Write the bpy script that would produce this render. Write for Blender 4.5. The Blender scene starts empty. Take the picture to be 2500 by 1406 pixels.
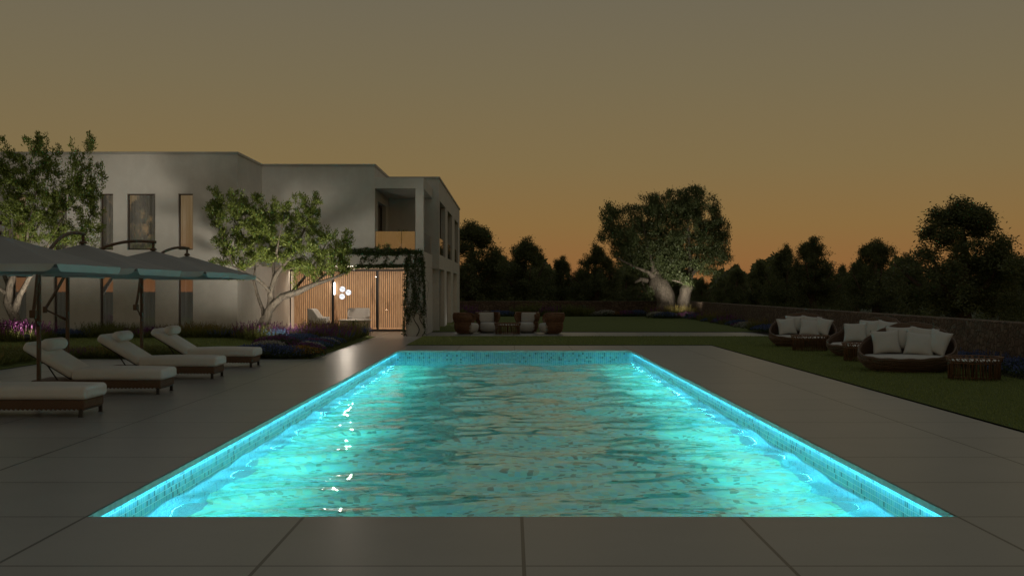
import bpy, bmesh, math, random
import numpy as np
from mathutils import Vector, Matrix
R = math.radians; PI = math.pi
SC = bpy.context.scene
COL = SC.collection
F = 2984.0; HC = 1.6; HY = 707.4; CX = 1250.0
def GX(px, Y): return (px - CX) * Y / F          # sideways position of something seen at column px, Y metres away
def GZ(py, Y): return HC - (py - HY) * Y / F     # its height

# ------------------------------------------------------------------ mesh builder
class MB:
    def __init__(s): s.v = []; s.f = []
    def add(s, vs, fs):
        o = len(s.v); s.v += [tuple(v) for v in vs]; s.f += [tuple(i + o for i in f) for f in fs]
    def box(s, x0, x1, y0, y1, z0, z1, rot=None, at=None):
        vs = [Vector(p) for p in ((x0,y0,z0),(x1,y0,z0),(x1,y1,z0),(x0,y1,z0),(x0,y0,z1),(x1,y0,z1),(x1,y1,z1),(x0,y1,z1))]
        if rot is not None: vs = [rot @ v for v in vs]
        if at is not None: vs = [v + Vector(at) for v in vs]
        s.add(vs, [(0,3,2,1),(4,5,6,7),(0,1,5,4),(1,2,6,5),(2,3,7,6),(3,0,4,7)])
        return s
    def quad(s, a, b, c, d): s.add([a,b,c,d], [(0,1,2,3)]); return s
    def tube(s, pts, rad, n=6, cap=True):
        pts = [Vector(p) for p in pts]
        if not hasattr(rad, '__len__'): rad = [rad]*len(pts)
        up = None; rings = []
        for i, p in enumerate(pts):
            d = (pts[min(i+1,len(pts)-1)] - pts[max(i-1,0)])
            if d.length < 1e-7: d = Vector((0,0,1))
            d.normalize()
            if up is None: up = d.orthogonal().normalized()
            up = up - d*up.dot(d)
            if up.length < 1e-5: up = d.orthogonal()
            up.normalize(); w = d.cross(up)
            rings.append([p + (up*math.cos(2*PI*k/n) + w*math.sin(2*PI*k/n))*rad[i] for k in range(n)])
        vs = [v for r in rings for v in r]; fs = []
        for i in range(len(pts)-1):
            for k in range(n):
                k2 = (k+1) % n
                fs.append((i*n+k, i*n+k2, (i+1)*n+k2, (i+1)*n+k))
        if cap: fs.append(tuple(range(n))[::-1]); fs.append(tuple((len(pts)-1)*n+k for k in range(n)))
        s.add(vs, fs); return s
    def lathe(s, prof, n=24, c=(0,0,0), a0=0, a1=2*PI):
        full = abs(a1-a0-2*PI) < 1e-6; m = n if full else n+1
        vs = []
        for r, z in prof:
            for k in range(m):
                a = a0 + (a1-a0)*k/n
                vs.append((c[0]+r*math.cos(a), c[1]+r*math.sin(a), c[2]+z))
        fs = []
        for i in range(len(prof)-1):
            for k in range(n):
                k2 = (k+1) % m
                fs.append((i*m+k, i*m+k2, (i+1)*m+k2, (i+1)*m+k))
        s.add(vs, fs); return s
    def build(s, name, mat, parent=None, smooth=False, loc=None, bevel=0, seg=2, merge=False):
        me = bpy.data.meshes.new(name); me.from_pydata(s.v, [], s.f); me.update()
        if merge or bevel:
            bm = bmesh.new(); bm.from_mesh(me)
            bmesh.ops.remove_doubles(bm, verts=bm.verts, dist=1e-5)
            bmesh.ops.recalc_face_normals(bm, faces=bm.faces)
            if bevel:
                es = [e for e in bm.edges if len(e.link_faces) == 2 and e.calc_face_angle(0) > 0.6]
                bmesh.ops.bevel(bm, geom=es, offset=bevel, segments=seg, profile=0.5, affect='EDGES', clamp_overlap=True)
            bm.to_mesh(me); bm.free()
        return link(name, me, mat, parent, smooth, loc)
def link(name, me, mat, parent=None, smooth=False, loc=None):
    if smooth:
        me.polygons.foreach_set('use_smooth', [True]*len(me.polygons))
    if mat is not None: me.materials.append(mat)
    o = bpy.data.objects.new(name, me); COL.objects.link(o)
    if parent is not None: o.parent = parent
    if loc is not None: o.location = loc
    return o
def tag(o, label=None, cat=None, group=None, kind=None):
    if label: o['label'] = label
    if cat: o['category'] = cat
    if group: o['group'] = group
    if kind: o['kind'] = kind
    return o
def thing(name, label, cat, loc=(0,0,0), rz=0, group=None):
    o = bpy.data.objects.new(name, None); COL.objects.link(o); o.empty_display_size = .2
    o.location = loc; o.rotation_euler = (0,0,rz)
    return tag(o, label, cat, group)
def dup(root, loc, rz=0, label=None, scale=None):
    def cp(o, par):
        c = o.copy(); COL.objects.link(c); c.parent = par
        for ch in [k for k in KIDS.get(o.name, [])]: cp(ch, c)
        return c
    KIDS.clear()
    for o in COL.objects:
        if o.parent: KIDS.setdefault(o.parent.name, []).append(o)
    r = cp(root, None); r.location = loc; r.rotation_euler = (0,0,rz)
    if scale is not None: r.scale = scale if hasattr(scale, '__len__') else (scale,)*3
    if label: r['label'] = label
    return r
KIDS = {}

# ------------------------------------------------------------------ materials
class NT:
    def __init__(s, name):
        s.m = bpy.data.materials.new(name); s.m.use_nodes = True; s.t = s.m.node_tree; s.t.nodes.clear()
        s.out = s.n('ShaderNodeOutputMaterial')
    def n(s, typ, **kw):
        x = s.t.nodes.new(typ)
        for k, v in kw.items():
            if k in ('_in',): continue
            setattr(x, k, v)
        for k, v in kw.get('_in', {}).items(): s.set(x, k, v)
        return x
    def set(s, x, k, v):
        i = x.inputs[k]
        if hasattr(v, 'is_output') and v.is_output: s.t.links.new(v, i)
        else:
            if hasattr(i.default_value, '__len__') and hasattr(v, '__len__') and len(v) == 3 and len(i.default_value) == 4: v = (*v, 1)
            i.default_value = v
    def math(s, op, a, b=0, c=0):
        x = s.n('ShaderNodeMath', operation=op); s.set(x, 0, a); s.set(x, 1, b)
        if op in ('MULTIPLY_ADD', 'COMPARE', 'SMOOTH_MIN'): s.set(x, 2, c)
        return x.outputs[0]
    def mix(s, f, a, b, blend='MIX'):
        x = s.n('ShaderNodeMix', data_type='RGBA', blend_type=blend)
        s.set(x, 0, f); s.set(x, 6, a); s.set(x, 7, b); return x.outputs[2]
    def noise(s, scale, detail=3, rough=.55, vec=None, dist=0):
        x = s.n('ShaderNodeTexNoise'); x.inputs['Scale'].default_value = scale
        x.inputs['Detail'].default_value = detail; x.inputs['Roughness'].default_value = rough; x.inputs['Distortion'].default_value = dist
        if vec is not None: s.set(x, 'Vector', vec)
        return x.outputs[0]
    def ramp(s, fac, stops, interp='LINEAR'):
        x = s.n('ShaderNodeValToRGB'); s.set(x, 0, fac); cr = x.color_ramp; cr.interpolation = interp
        while len(cr.elements) < len(stops): cr.elements.new(1)
        for e, (p, c) in zip(cr.elements, stops): e.position = p; e.color = (*c, 1)
        return x.outputs[0]
    def obj(s): return s.n('ShaderNodeTexCoord').outputs['Object']
    def pos(s): return s.n('ShaderNodeNewGeometry').outputs['Position']
    def bsdf(s, color, rough=.6, bump=None, strength=.3, dist=.01, **kw):
        b = s.n('ShaderNodeBsdfPrincipled'); s.set(b, 'Base Color', color); s.set(b, 'Roughness', rough)
        for k, v in kw.items(): s.set(b, k.replace('_', ' '), v)
        if bump is not None:
            u = s.n('ShaderNodeBump'); s.set(u, 'Height', bump); s.set(u, 'Strength', strength); s.set(u, 'Distance', dist)
            s.set(b, 'Normal', u.outputs[0])
        return b.outputs[0]
    def fin(s, sh): s.t.links.new(sh, s.out.inputs['Surface']); return s.m
M = {}
def simple(name, c, rough=.6, var=.25, scale=8, bump=.15, bd=.005, metal=0, coord='obj', **kw):
    t = NT(name); v = t.obj() if coord == 'obj' else t.pos()
    n = t.noise(scale, 4, .6, v); n2 = t.noise(scale*7, 3, .6, v)
    lo = tuple(x*(1-var) for x in c); hi = tuple(min(1, x*(1+var)) for x in c)
    col = t.ramp(n, [(.25, lo), (.75, hi)])
    M[name] = t.fin(t.bsdf(col, rough, n2, bump, bd, Metallic=metal, **kw)); return M[name]
def leafmat(name, lo, hi, trans=.3, rough=.5):
    t = NT(name); g = t.n('ShaderNodeNewGeometry')
    col = t.ramp(g.outputs['Random Per Island'], [(0, lo), (.55, tuple((a+b)/2 for a, b in zip(lo, hi))), (1, hi)])
    b = t.bsdf(col, rough)
    tr = t.n('ShaderNodeBsdfTranslucent'); t.set(tr, 0, col)
    mx = t.n('ShaderNodeMixShader'); t.set(mx, 0, trans); t.t.links.new(b, mx.inputs[1]); t.t.links.new(tr.outputs[0], mx.inputs[2])
    M[name] = t.fin(mx.outputs[0]); return M[name]
def glow(name, c, s):
    t = NT(name); e = t.n('ShaderNodeEmission'); t.set(e, 0, c); t.set(e, 1, s); M[name] = t.fin(e.outputs[0]); return M[name]
def glass(name, fac, tint=(1,1,1), rtint=(1,1,1)):
    t = NT(name); a = t.n('ShaderNodeBsdfTransparent'); t.set(a, 0, tint)
    g = t.n('ShaderNodeBsdfGlossy'); t.set(g, 'Roughness', 0.0); t.set(g, 0, rtint)
    mx = t.n('ShaderNodeMixShader'); t.set(mx, 0, fac); t.t.links.new(a.outputs[0], mx.inputs[1]); t.t.links.new(g.outputs[0], mx.inputs[2])
    M[name] = t.fin(mx.outputs[0]); return M[name]

TS = 1.5385; PX0 = -3.008; PX1 = 3.146; PY0 = 8.63; PY1 = 32.25
def deckmat():
    t = NT('deck_stone'); p = t.pos(); sp = t.n('ShaderNodeSeparateXYZ'); t.set(sp, 0, p)
    ux = t.math('DIVIDE', t.math('SUBTRACT', sp.outputs[0], PX0), TS); uy = t.math('DIVIDE', t.math('SUBTRACT', sp.outputs[1], PY0), TS)
    def edge(u):
        f = t.math('FRACT', u); return t.math('MINIMUM', f, t.math('SUBTRACT', 1, f))
    e = t.math('MINIMUM', edge(ux), edge(uy))
    joint = t.math('LESS_THAN', e, .0075)
    cb = t.n('ShaderNodeCombineXYZ'); t.set(cb, 0, t.math('FLOOR', ux)); t.set(cb, 1, t.math('FLOOR', uy))
    wn = t.n('ShaderNodeTexWhiteNoise', noise_dimensions='3D'); t.set(wn, 'Vector', cb.outputs[0])
    n1 = t.noise(1.3, 5, .6, p); n2 = t.noise(40, 4, .65, p); n3 = t.noise(260, 2, .6, p)
    base = t.ramp(n1, [(.3, (.262,.252,.236)), (.7, (.312,.30,.282))])
    base = t.mix(.35, base, t.ramp(wn.outputs[0], [(0, (.24,.232,.216)), (1, (.305,.296,.28))]))
    base = t.mix(t.math('MULTIPLY', n2, .22), base, (.23,.215,.19))
    base = t.mix(t.math('MULTIPLY', n3, .12), base, (.42,.40,.36))
    col = t.mix(joint, base, (.025,.022,.02))
    rg = t.math('MULTIPLY_ADD', n2, .05, .31)
    h = t.math('SUBTRACT', t.math('MULTIPLY', n2, .25), t.math('MULTIPLY', joint, 3))
    M['deck'] = t.fin(t.bsdf(col, rg, h, .06, .003, Specular_IOR_Level=.55))
deckmat()
def plaster():
    t = NT('plaster'); p = t.pos()
    n1 = t.noise(.7, 5, .6, p); n2 = t.noise(60, 4, .6, p)
    mp = t.n('ShaderNodeMapping'); t.set(mp, 0, p); mp.inputs['Scale'].default_value = (3, 3, .25)
    n3 = t.noise(1.6, 4, .6, mp.outputs[0])
    c = t.ramp(n1, [(.3, (.58,.55,.505)), (.7, (.66,.63,.585))])
    c = t.mix(t.math('MULTIPLY', n3, .45), c, (.50,.475,.435)); n4 = t.noise(3.2, 6, .7, p); c = t.mix(t.ramp(n4, [(.45, (0,0,0)), (.75, (.35,.35,.35))]), c, (.78,.75,.70))
    M['plaster'] = t.fin(t.bsdf(c, .85, n2, .25, .004))
plaster()
def stonewall():
    t = NT('stone_wall'); p = t.pos()
    v = t.n('ShaderNodeTexVoronoi', feature='DISTANCE_TO_EDGE'); mp = t.n('ShaderNodeMapping'); t.set(mp, 0, p); mp.inputs['Scale'].default_value = (5, 7, 8)
    t.set(v, 'Vector', mp.outputs[0]); v.inputs['Scale'].default_value = 1
    vc = t.n('ShaderNodeTexVoronoi'); t.set(vc, 'Vector', mp.outputs[0]); vc.inputs['Scale'].default_value = 1
    j = t.ramp(v.outputs['Distance'], [(0, (0,0,0)), (.12, (1,1,1))])
    sp = t.n('ShaderNodeSeparateColor'); t.set(sp, 0, vc.outputs['Color'])
    st = t.ramp(sp.outputs[0], [(0, (.13,.084,.052)), (.5, (.18,.124,.08)), (1, (.23,.165,.11))])
    st = t.mix(t.math('MULTIPLY', t.noise(18, 4, .6, p), .5), st, (.07,.045,.03))
    c = t.mix(j, (.058,.038,.025), st)
    M['stone'] = t.fin(t.bsdf(c, .9, j, .7, .03))
stonewall()
def mosaic(nm, sz, stops, gl=.06, gc=(.80,.88,.86)):
    t = NT(nm); p = t.pos(); mp = t.n('ShaderNodeMapping'); t.set(mp, 0, p); s = 1/sz
    mp.inputs['Scale'].default_value = (s, s, s); mp.inputs['Location'].default_value = (.5, .5, .13)
    sp = t.n('ShaderNodeSeparateXYZ'); t.set(sp, 0, mp.outputs[0])
    g = t.n('ShaderNodeNewGeometry'); sn = t.n('ShaderNodeSeparateXYZ'); t.set(sn, 0, g.outputs['Normal'])
    cb = t.n('ShaderNodeCombineXYZ'); es = []
    for i in range(3):
        an = t.math('GREATER_THAN', t.math('ABSOLUTE', sn.outputs[i]), .5)      # the axis across the face has no joints
        fl = t.math('FLOOR', sp.outputs[i]); fr = t.math('FRACT', sp.outputs[i])
        t.set(cb, i, t.math('MULTIPLY', fl, t.math('SUBTRACT', 1, an)))
        e = t.math('MINIMUM', fr, t.math('SUBTRACT', 1, fr)); es.append(t.math('MAXIMUM', e, an))
    e = t.math('MINIMUM', t.math('MINIMUM', es[0], es[1]), es[2])
    wn = t.n('ShaderNodeTexWhiteNoise', noise_dimensions='3D'); t.set(wn, 'Vector', cb.outputs[0])
    col = t.ramp(wn.outputs[0], stops)
    gr = t.math('LESS_THAN', e, gl)
    col = t.mix(gr, col, gc)
    M[nm] = t.fin(t.bsdf(col, .25, gr, .15, -.002))
mosaic('mosaic', .052, [(0, (.05,.17,.20)), (.12, (.08,.24,.27)), (.13, (.14,.42,.50)), (.40, (.20,.52,.58)), (.41, (.16,.46,.62)), (.72, (.24,.60,.72)), (.73, (.18,.50,.52)), (1, (.32,.66,.68))])
mosaic('mosaic_floor', .066, [(0, (.10,.17,.13)), (.12, (.15,.22,.16)), (.13, (.20,.42,.36)), (.40, (.28,.52,.44)), (.41, (.22,.46,.46)), (.60, (.30,.56,.52)), (.61, (.28,.50,.36)), (.86, (.40,.60,.44)), (.87, (.40,.40,.27)), (1, (.48,.46,.32))], .03, (.28,.50,.46))
def watermat():
    t = NT('pool_water'); p = t.pos()
    mp = t.n('ShaderNodeMapping'); t.set(mp, 0, p); mp.inputs['Scale'].default_value = (1.0, 1.5, 1)
    n1 = t.noise(2.4, 2, .45, mp.outputs[0], .4); 
    b = t.n('ShaderNodeBsdfPrincipled'); t.set(b, 'Base Color', (.80,.97,.95)); t.set(b, 'Roughness', 0.0); t.set(b, 'IOR', 1.33); t.set(b, 'Transmission Weight', 1.0)
    u = t.n('ShaderNodeBump'); t.set(u, 'Height', n1); t.set(u, 'Strength', 1.0); t.set(u, 'Distance', .0062); t.set(b, 'Normal', u.outputs[0])
    M['water'] = t.fin(b.outputs[0])
watermat()
def lawnmat():
    t = NT('lawn_turf'); p = t.pos()
    n1 = t.noise(.35, 4, .6, p); n2 = t.noise(45, 3, .7, p); n3 = t.noise(4, 4, .6, p)
    c = t.ramp(n1, [(.3, (.175,.205,.065)), (.7, (.215,.25,.085))])
    c = t.mix(t.math('MULTIPLY', n3, .5), c, (.12,.145,.045))
    c = t.mix(n2, c, (.105,.125,.04))
    M['lawn'] = t.fin(t.bsdf(c, .95, n2, .8, .03, Specular_IOR_Level=.1))
lawnmat()
def barkmat(name, a, b):
    t = NT(name); p = t.obj(); mp = t.n('ShaderNodeMapping'); t.set(mp, 0, p); mp.inputs['Scale'].default_value = (1,1,.3)
    n = t.noise(14, 5, .65, mp.outputs[0], 1.2); n2 = t.noise(3, 3, .5, p)
    c = t.ramp(n, [(.35, a), (.65, b)]); c = t.mix(t.math('MULTIPLY', n2, .4), c, a)
    M[name] = t.fin(t.bsdf(c, .9, n, .9, .04))
barkmat('bark', (.065,.054,.042), (.25,.212,.168)); barkmat('bark_dark', (.08,.055,.038), (.18,.125,.09)); barkmat('stem_brown', (.03,.022,.015), (.08,.06,.04))
leafmat('leaf_green', (.10,.14,.028), (.30,.365,.08), .42); leafmat('leaf_olive', (.07,.095,.035), (.17,.215,.085), .4); leafmat('leaf_dark', (.085,.10,.035), (.20,.225,.08), .4)
leafmat('leaf_ivy', (.035,.06,.018), (.095,.13,.04), .25); leafmat('leaf_grass', (.09,.10,.025), (.22,.23,.06), .35); leafmat('leaf_pale', (.10,.13,.12), (.2,.23,.21), .25)
leafmat('turf_blade', (.18,.225,.06), (.31,.36,.11), .4)
leafmat('petal_purple', (.10,.018,.09), (.21,.035,.18)); leafmat('petal_violet', (.12,.035,.12), (.25,.07,.22)); leafmat('petal_blue', (.055,.08,.18), (.12,.16,.36)); leafmat('petal_sky', (.10,.22,.42), (.2,.38,.65))
leafmat('petal_orange', (.20,.09,.015), (.42,.22,.03)); leafmat('petal_white', (.3,.28,.24), (.55,.52,.46)); leafmat('straw', (.16,.13,.03), (.30,.23,.06))
simple('cushion_cloth', (.76,.72,.67), .9, .06, 3, .25, .004); simple('cushion_white', (.54,.515,.47), .9, .05, 5, .25, .004)
simple('valance_pool_lit', (.50,.53,.50), .8, .05, 2, .15, .002); simple('canopy_cloth', (.285,.275,.255), .85, .06, 2, .2, .003); simple('brown_metal', (.12,.066,.036), .45, .2, 6, .1, .002, metal=.2)  # valance paler and greener than the canopy: pool glow put into its colour
simple('dark_metal', (.03,.028,.026), .4, .15, 6); simple('frame_brown', (.055,.032,.02), .45, .2, 5); simple('coping_metal', (.40,.385,.36), .5, .08, 2)
leafmat('curtain_cloth', (.80,.77,.72), (.80,.77,.72), .25, .95); simple('table_wood', (.45,.36,.26), .5, .2, 5); simple('soil', (.035,.025,.018), .95, .4, 5, .6, .03)
simple('far_ground', (.05,.065,.035), .95, .3, .4, .4, .05, coord='pos'); simple('room_wall', (.5,.45,.38), .8, .05, 2); simple('cord', (.02,.02,.02), .5)
simple('pale_top', (.62,.58,.53), .5, .04, 3); simple('petal_chair', (.66,.62,.58), .85, .04, 5); simple('gutter', (.03,.03,.028), .6)
def wicker(name, a, b, sc=60):
    t = NT(name); p = t.obj()
    w = t.n('ShaderNodeTexWave', wave_type='BANDS', bands_direction='Z'); t.set(w, 'Vector', p); w.inputs['Scale'].default_value = sc; w.inputs['Distortion'].default_value = 2.5; w.inputs['Detail'].default_value = 2
    w2 = t.n('ShaderNodeTexWave', wave_type='BANDS', bands_direction='DIAGONAL'); t.set(w2, 'Vector', p); w2.inputs['Scale'].default_value = sc*.8; w2.inputs['Distortion'].default_value = 4
    h = t.math('MULTIPLY', w.outputs['Fac'], w2.outputs['Fac'])
    c = t.ramp(h, [(0, a), (.6, b)]); c = t.mix(t.math('MULTIPLY', t.noise(7, 3, .6, p), .5), c, a)
    M[name] = t.fin(t.bsdf(c, .55, h, .6, .006))
wicker('wicker_base', (.10,.052,.026), (.26,.145,.075)); wicker('wicker_dark', (.10,.058,.034), (.27,.165,.10), 30); simple('rattan', (.19,.095,.046), .5, .35, 12, .3, .003)
def slatwood():
    t = NT('slat_wood'); p = t.pos(); mp = t.n('ShaderNodeMapping'); t.set(mp, 0, p); mp.inputs['Scale'].default_value = (5, 5, .9)
    n = t.noise(2.2, 5, .6, mp.outputs[0], 1.0); n2 = t.noise(.9, 2, .5, mp.outputs[0])
    c = t.ramp(n, [(.3, (.44,.27,.15)), (.7, (.63,.42,.26))]); k = t.ramp(n2, [(.66, (0,0,0)), (.74, (1,1,1))]); c = t.mix(k, c, (.30,.17,.09))
    M['slat_wood'] = t.fin(t.bsdf(c, .5, n, .1, .003))
slatwood()
glass('glass_mirror', .42, (.95,.95,.95), (.93,.93,.93)); glass('glass_rail', .45, (.8,.8,.8)); glass('glass_door', .01)
glow('led_cyan', (.12,.78,1.0), 66); glow('lamp_white', (.93,.95,1), 1.15); glow('lamp_strip', (1,.95,.88), 12)

# ------------------------------------------------------------------ camera, sky, render settings
cam = bpy.data.cameras.new('camera'); co = bpy.data.objects.new('camera', cam); COL.objects.link(co); SC.camera = co
co.location = (0, 0, HC); co.rotation_euler = (R(90), 0, 0); cam.sensor_width = 36; cam.lens = 36*F/2500; cam.shift_y = 4.4/2500; cam.clip_end = 3000; cam.clip_start = .1
w = bpy.data.worlds.new('World'); SC.world = w; w.use_nodes = True; wt = w.node_tree; wt.nodes.clear()
tc = wt.nodes.new('ShaderNodeTexCoord'); sx = wt.nodes.new('ShaderNodeSeparateXYZ'); wt.links.new(tc.outputs['Generated'], sx.inputs[0])
cr = wt.nodes.new('ShaderNodeValToRGB'); wt.links.new(sx.outputs[2], cr.inputs[0])
stops = [(0,(.27,.105,.036)), (.022,(.275,.130,.042)), (.052,(.25,.147,.05)), (.10,(.216,.153,.066)), (.168,(.184,.147,.080)), (.23,(.16,.137,.089)), (.45,(.125,.125,.108)), (1,(.10,.112,.115))]
while len(cr.color_ramp.elements) < len(stops): cr.color_ramp.elements.new(1)
for e, (p, c) in zip(cr.color_ramp.elements, stops): e.position = p; e.color = (*c, 1)
bg = wt.nodes.new('ShaderNodeBackground'); wo = wt.nodes.new('ShaderNodeOutputWorld')
wt.links.new(cr.outputs[0], bg.inputs[0]); wt.links.new(bg.outputs[0], wo.inputs[0]); bg.inputs[1].default_value = 1.0
SC.view_settings.view_transform = 'Standard'; SC.view_settings.look = 'None'; SC.view_settings.exposure = 0; SC.view_settings.gamma = 1
SC.render.engine = 'CYCLES'; cy = SC.cycles
cy.use_denoising = True; cy.caustics_reflective = False; cy.caustics_refractive = True; cy.sample_clamp_indirect = 4; cy.max_bounces = 10; cy.transparent_max_bounces = 16; cy.use_light_tree = True
try: cy.denoiser = 'OPENIMAGEDENOISE'
except Exception: pass
def light(name, kind, loc, power, color, target=None, rot=None, parent=None, **kw):
    l = bpy.data.lights.new(name, kind); l.energy = power; l.color = color
    for k, v in kw.items(): setattr(l, k, v)
    o = bpy.data.objects.new(name, l); COL.objects.link(o); o.location = loc
    if target is not None: o.rotation_euler = (Vector(target) - Vector(loc)).to_track_quat('-Z', 'Y').to_euler()
    if rot is not None: o.rotation_euler = rot
    return o
WARM = (1, .80, .58); WHITE = (1, .93, .82)

# ------------------------------------------------------------------ ground, deck, paths, lawns
def struct(name, mb, mat, **k): return tag(mb.build(name, mat, **k), kind='structure')
LX = -10.2; DX = 5.73; PTH0 = -4.65; PTH1 = -3.07
b = MB()   # the ground sheet, one piece round the pool
gz = -.06
for x0, x1, y0, y1 in ((-900, PX0-.3, -900, 900), (PX1+.3, 900, -900, 900), (PX0-.3, PX1+.3, -900, PY0-.3), (PX0-.3, PX1+.3, PY1+.3, 900)):
    b.quad((x0,y0,gz),(x1,y0,gz),(x1,y1,gz),(x0,y1,gz))
struct('ground', b, M['far_ground'])
b = MB(); T = .03; LIP = .055
def slab(x0, x1, y0, y1): b.box(x0, x1, y0, y1, -T, 0)
# rectangles that touch along edges only: build as a grid so shared sides make no inner faces
xs = [LX, PTH0, PX0, PTH1, PX1, DX]; xs = sorted(xs); ys = [-6, PY0, PY1, 28.2, 35.2]; ys = sorted(ys)
def indeck(x, y):
    if PX0 < x < PX1 and PY0 < y < PY1: return False
    if x < PTH0 and y > 28.2: return False
    return True
xs2 = sorted(set(xs)); ys2 = sorted(set(ys + [42.0, 46.6]))
def indeck2(x, y):
    if y > 35.2 and y < 42.0: return PTH0 < x < PTH1
    if y > 42.0: return False
    return indeck(x, y)
def gridslab(b, xs, ys, inside, z0, z1):
    for i in range(len(xs)-1):
        for j in range(len(ys)-1):
            x0, x1, y0, y1 = xs[i], xs[i+1], ys[j], ys[j+1]; xm, ym = (x0+x1)/2, (y0+y1)/2
            if not inside(xm, ym): continue
            b.quad((x0,y0,z1),(x1,y0,z1),(x1,y1,z1),(x0,y1,z1)); b.quad((x0,y1,z0),(x1,y1,z0),(x1,y0,z0),(x0,y0,z0))
            for (ax, ay, bx, by, tx, ty) in ((x0,y0,x1,y0,xm,y0-.001),(x1,y0,x1,y1,x1+.001,ym),(x1,y1,x0,y1,xm,y1+.001),(x0,y1,x0,y0,x0-.001,ym)):
                if not inside(tx, ty): b.quad((ax,ay,z0),(bx,by,z0),(bx,by,z1),(ax,ay,z1))
gridslab(b, xs2, ys2, lambda x, y: LX < x < DX and -6 < y and indeck2(x, y), -T, 0)
struct('pool_deck', b, M['deck'])
b = MB(); b.box(-8.55, 9.3, 42.0, 46.15, -T, 0); b.box(-8.55, -3.66, 46.15, 47.7, -T, 0)
struct('terrace_path', b, M['deck'])
def lawn(name, x0, x1, y0, y1, zf, step=.5):
    nx = max(2, int((x1-x0)/step)); ny = max(2, int((y1-y0)/step)); b = MB(); vs = []; fs = []
    for j in range(ny+1):
        for i in range(nx+1):
            x = x0+(x1-x0)*i/nx; y = y0+(y1-y0)*j/ny; vs.append((x, y, zf(x, y)))
    for j in range(ny):
        for i in range(nx): a = j*(nx+1)+i; fs.append((a, a+1, a+nx+2, a+nx+1))
    b.add(vs, fs); return struct(name, b, M['lawn'], smooth=True)
def sm(t): t = max(0, min(1, t)); return t*t*(3-2*t)
def zl(x, y): return -.012 + .16*sm((y-28.3)/2.5)*sm((PTH0-.05-x)/1.0)
lawn('lawn', -34, PTH0-.02, 28.22, 41.88, zl)
lawn('lawn', -34, LX-.02, 6, 28.2, lambda x, y: .01+.05*sm((LX-x)/2)*sm((y-8)/3))
lawn('lawn', PTH1+.02, 9.98, 35.22, 41.98, lambda x, y: .012)
lawn('lawn', DX+.03, 9.98, -4, 35.2, lambda x, y: .012)
lawn('lawn', -3.02, 9.98, 46.17, 69.98, lambda x, y: .02+.08*sm((y-46.2)/2.0))
lawn('lawn', 9.32, 9.98, 42.0, 46.15, lambda x, y: .012)
def blades(name, label, x0, x1, y0, y1, n, h, seed, zf, mat='turf_blade'):
    r = np.random.default_rng(seed); y = y0+(y1-y0)*r.random(n)**1.3; x = x0+(x1-x0)*r.random(n)
    z = np.array([zf(a, b) for a, b in zip(x, y)])-.005
    hh = h*(.6+.7*r.random(n)); a = r.random(n)*2*PI; wd = .004+.004*r.random(n)
    P = np.stack([x, y, z], 1); S = np.stack([np.cos(a), np.sin(a), 0*a], 1)*wd[:,None]; L = np.stack([(r.random(n)-.5)*.03, (r.random(n)-.5)*.03, hh], 1)
    V = np.stack([P-S, P+S, P+L], 1).reshape(-1, 3); me = bpy.data.meshes.new(name)
    me.from_pydata(V.tolist(), [], np.arange(3*n).reshape(-1, 3).tolist()); return tag(link(name, me, M[mat]), label, 'grass', kind='stuff')
blades('grass', 'short mown grass blades on the lawn right of the pool deck', DX+.04, 9.9, 12.5, 35.1, 70000, .035, 3, lambda x, y: .012)
blades('grass', 'short mown grass blades on the lawn left of the path', -16, PTH0-.1, 28.4, 38.0, 30000, .05, 4, zl)
blades('grass', 'short grass blades on the strip between pool deck and terrace path', PTH1+.04, 9.9, 35.25, 41.9, 26000, .04, 5, lambda x, y: .012)

# ------------------------------------------------------------------ swimming pool
pool = thing('swimming_pool', 'long rectangular pool lined with turquoise mosaic and lit by cyan light strips', 'swimming pool', (0, 0, 0))
ZW = -.285; ZB = -1.55; rc = .05
X0, X1, Y0, Y1 = PX0-rc, PX1+rc, PY0-rc, PY1+rc
mosaic('mosaic_reflection', .026, [(0, (.22,.34,.62)), (.5, (.34,.48,.80)), (1, (.42,.58,.86))], .02, (.4,.55,.8))  # lilac tile colour stands in for the lit wall's reflection in the water
def lower(a, bq, c, d): q = MB(); q.quad(a, bq, c, d); return q.build('lower_wall', M['mosaic_reflection'], pool)
def inner(name, a, bq, c, d, m='mosaic'): q = MB(); q.quad(a, bq, c, d); return q.build(name, M[m], pool)
for z0, z1, fn in ((ZB, ZW-.01, lower), (ZW-.01, -T, lambda *q: inner('basin_wall', *q))):
    fn((X0,Y0,z0),(X0,Y1,z0),(X0,Y1,z1),(X0,Y0,z1)); fn((X1,Y1,z0),(X1,Y0,z0),(X1,Y0,z1),(X1,Y1,z1))
    fn((X1,Y0,z0),(X0,Y0,z0),(X0,Y0,z1),(X1,Y0,z1))
inner('basin_wall', (X0,Y1,ZB),(X1,Y1,ZB),(X1,Y1,-T),(X0,Y1,-T))
inner('basin_floor', (X0,Y0,ZB),(X1,Y0,ZB),(X1,Y1,ZB),(X0,Y1,ZB), 'mosaic_floor')
simple('coping_edge', (.55,.56,.50), .35, .25, 9, .1, .002, coord='pos')
b = MB(); b.box(PX0-.012, PX0+.004, PY0, PY1, -LIP, -.006); b.build('coping', M['coping_edge'], pool)
b = MB(); b.box(PX1-.004, PX1+.012, PY0, PY1, -LIP, -.006); b.build('coping', M['coping_edge'], pool)
b = MB(); b.box(PX0+.004, PX1-.004, PY1-.004, PY1+.012, -LIP, -.006); b.build('coping', M['coping_edge'], pool)
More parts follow.
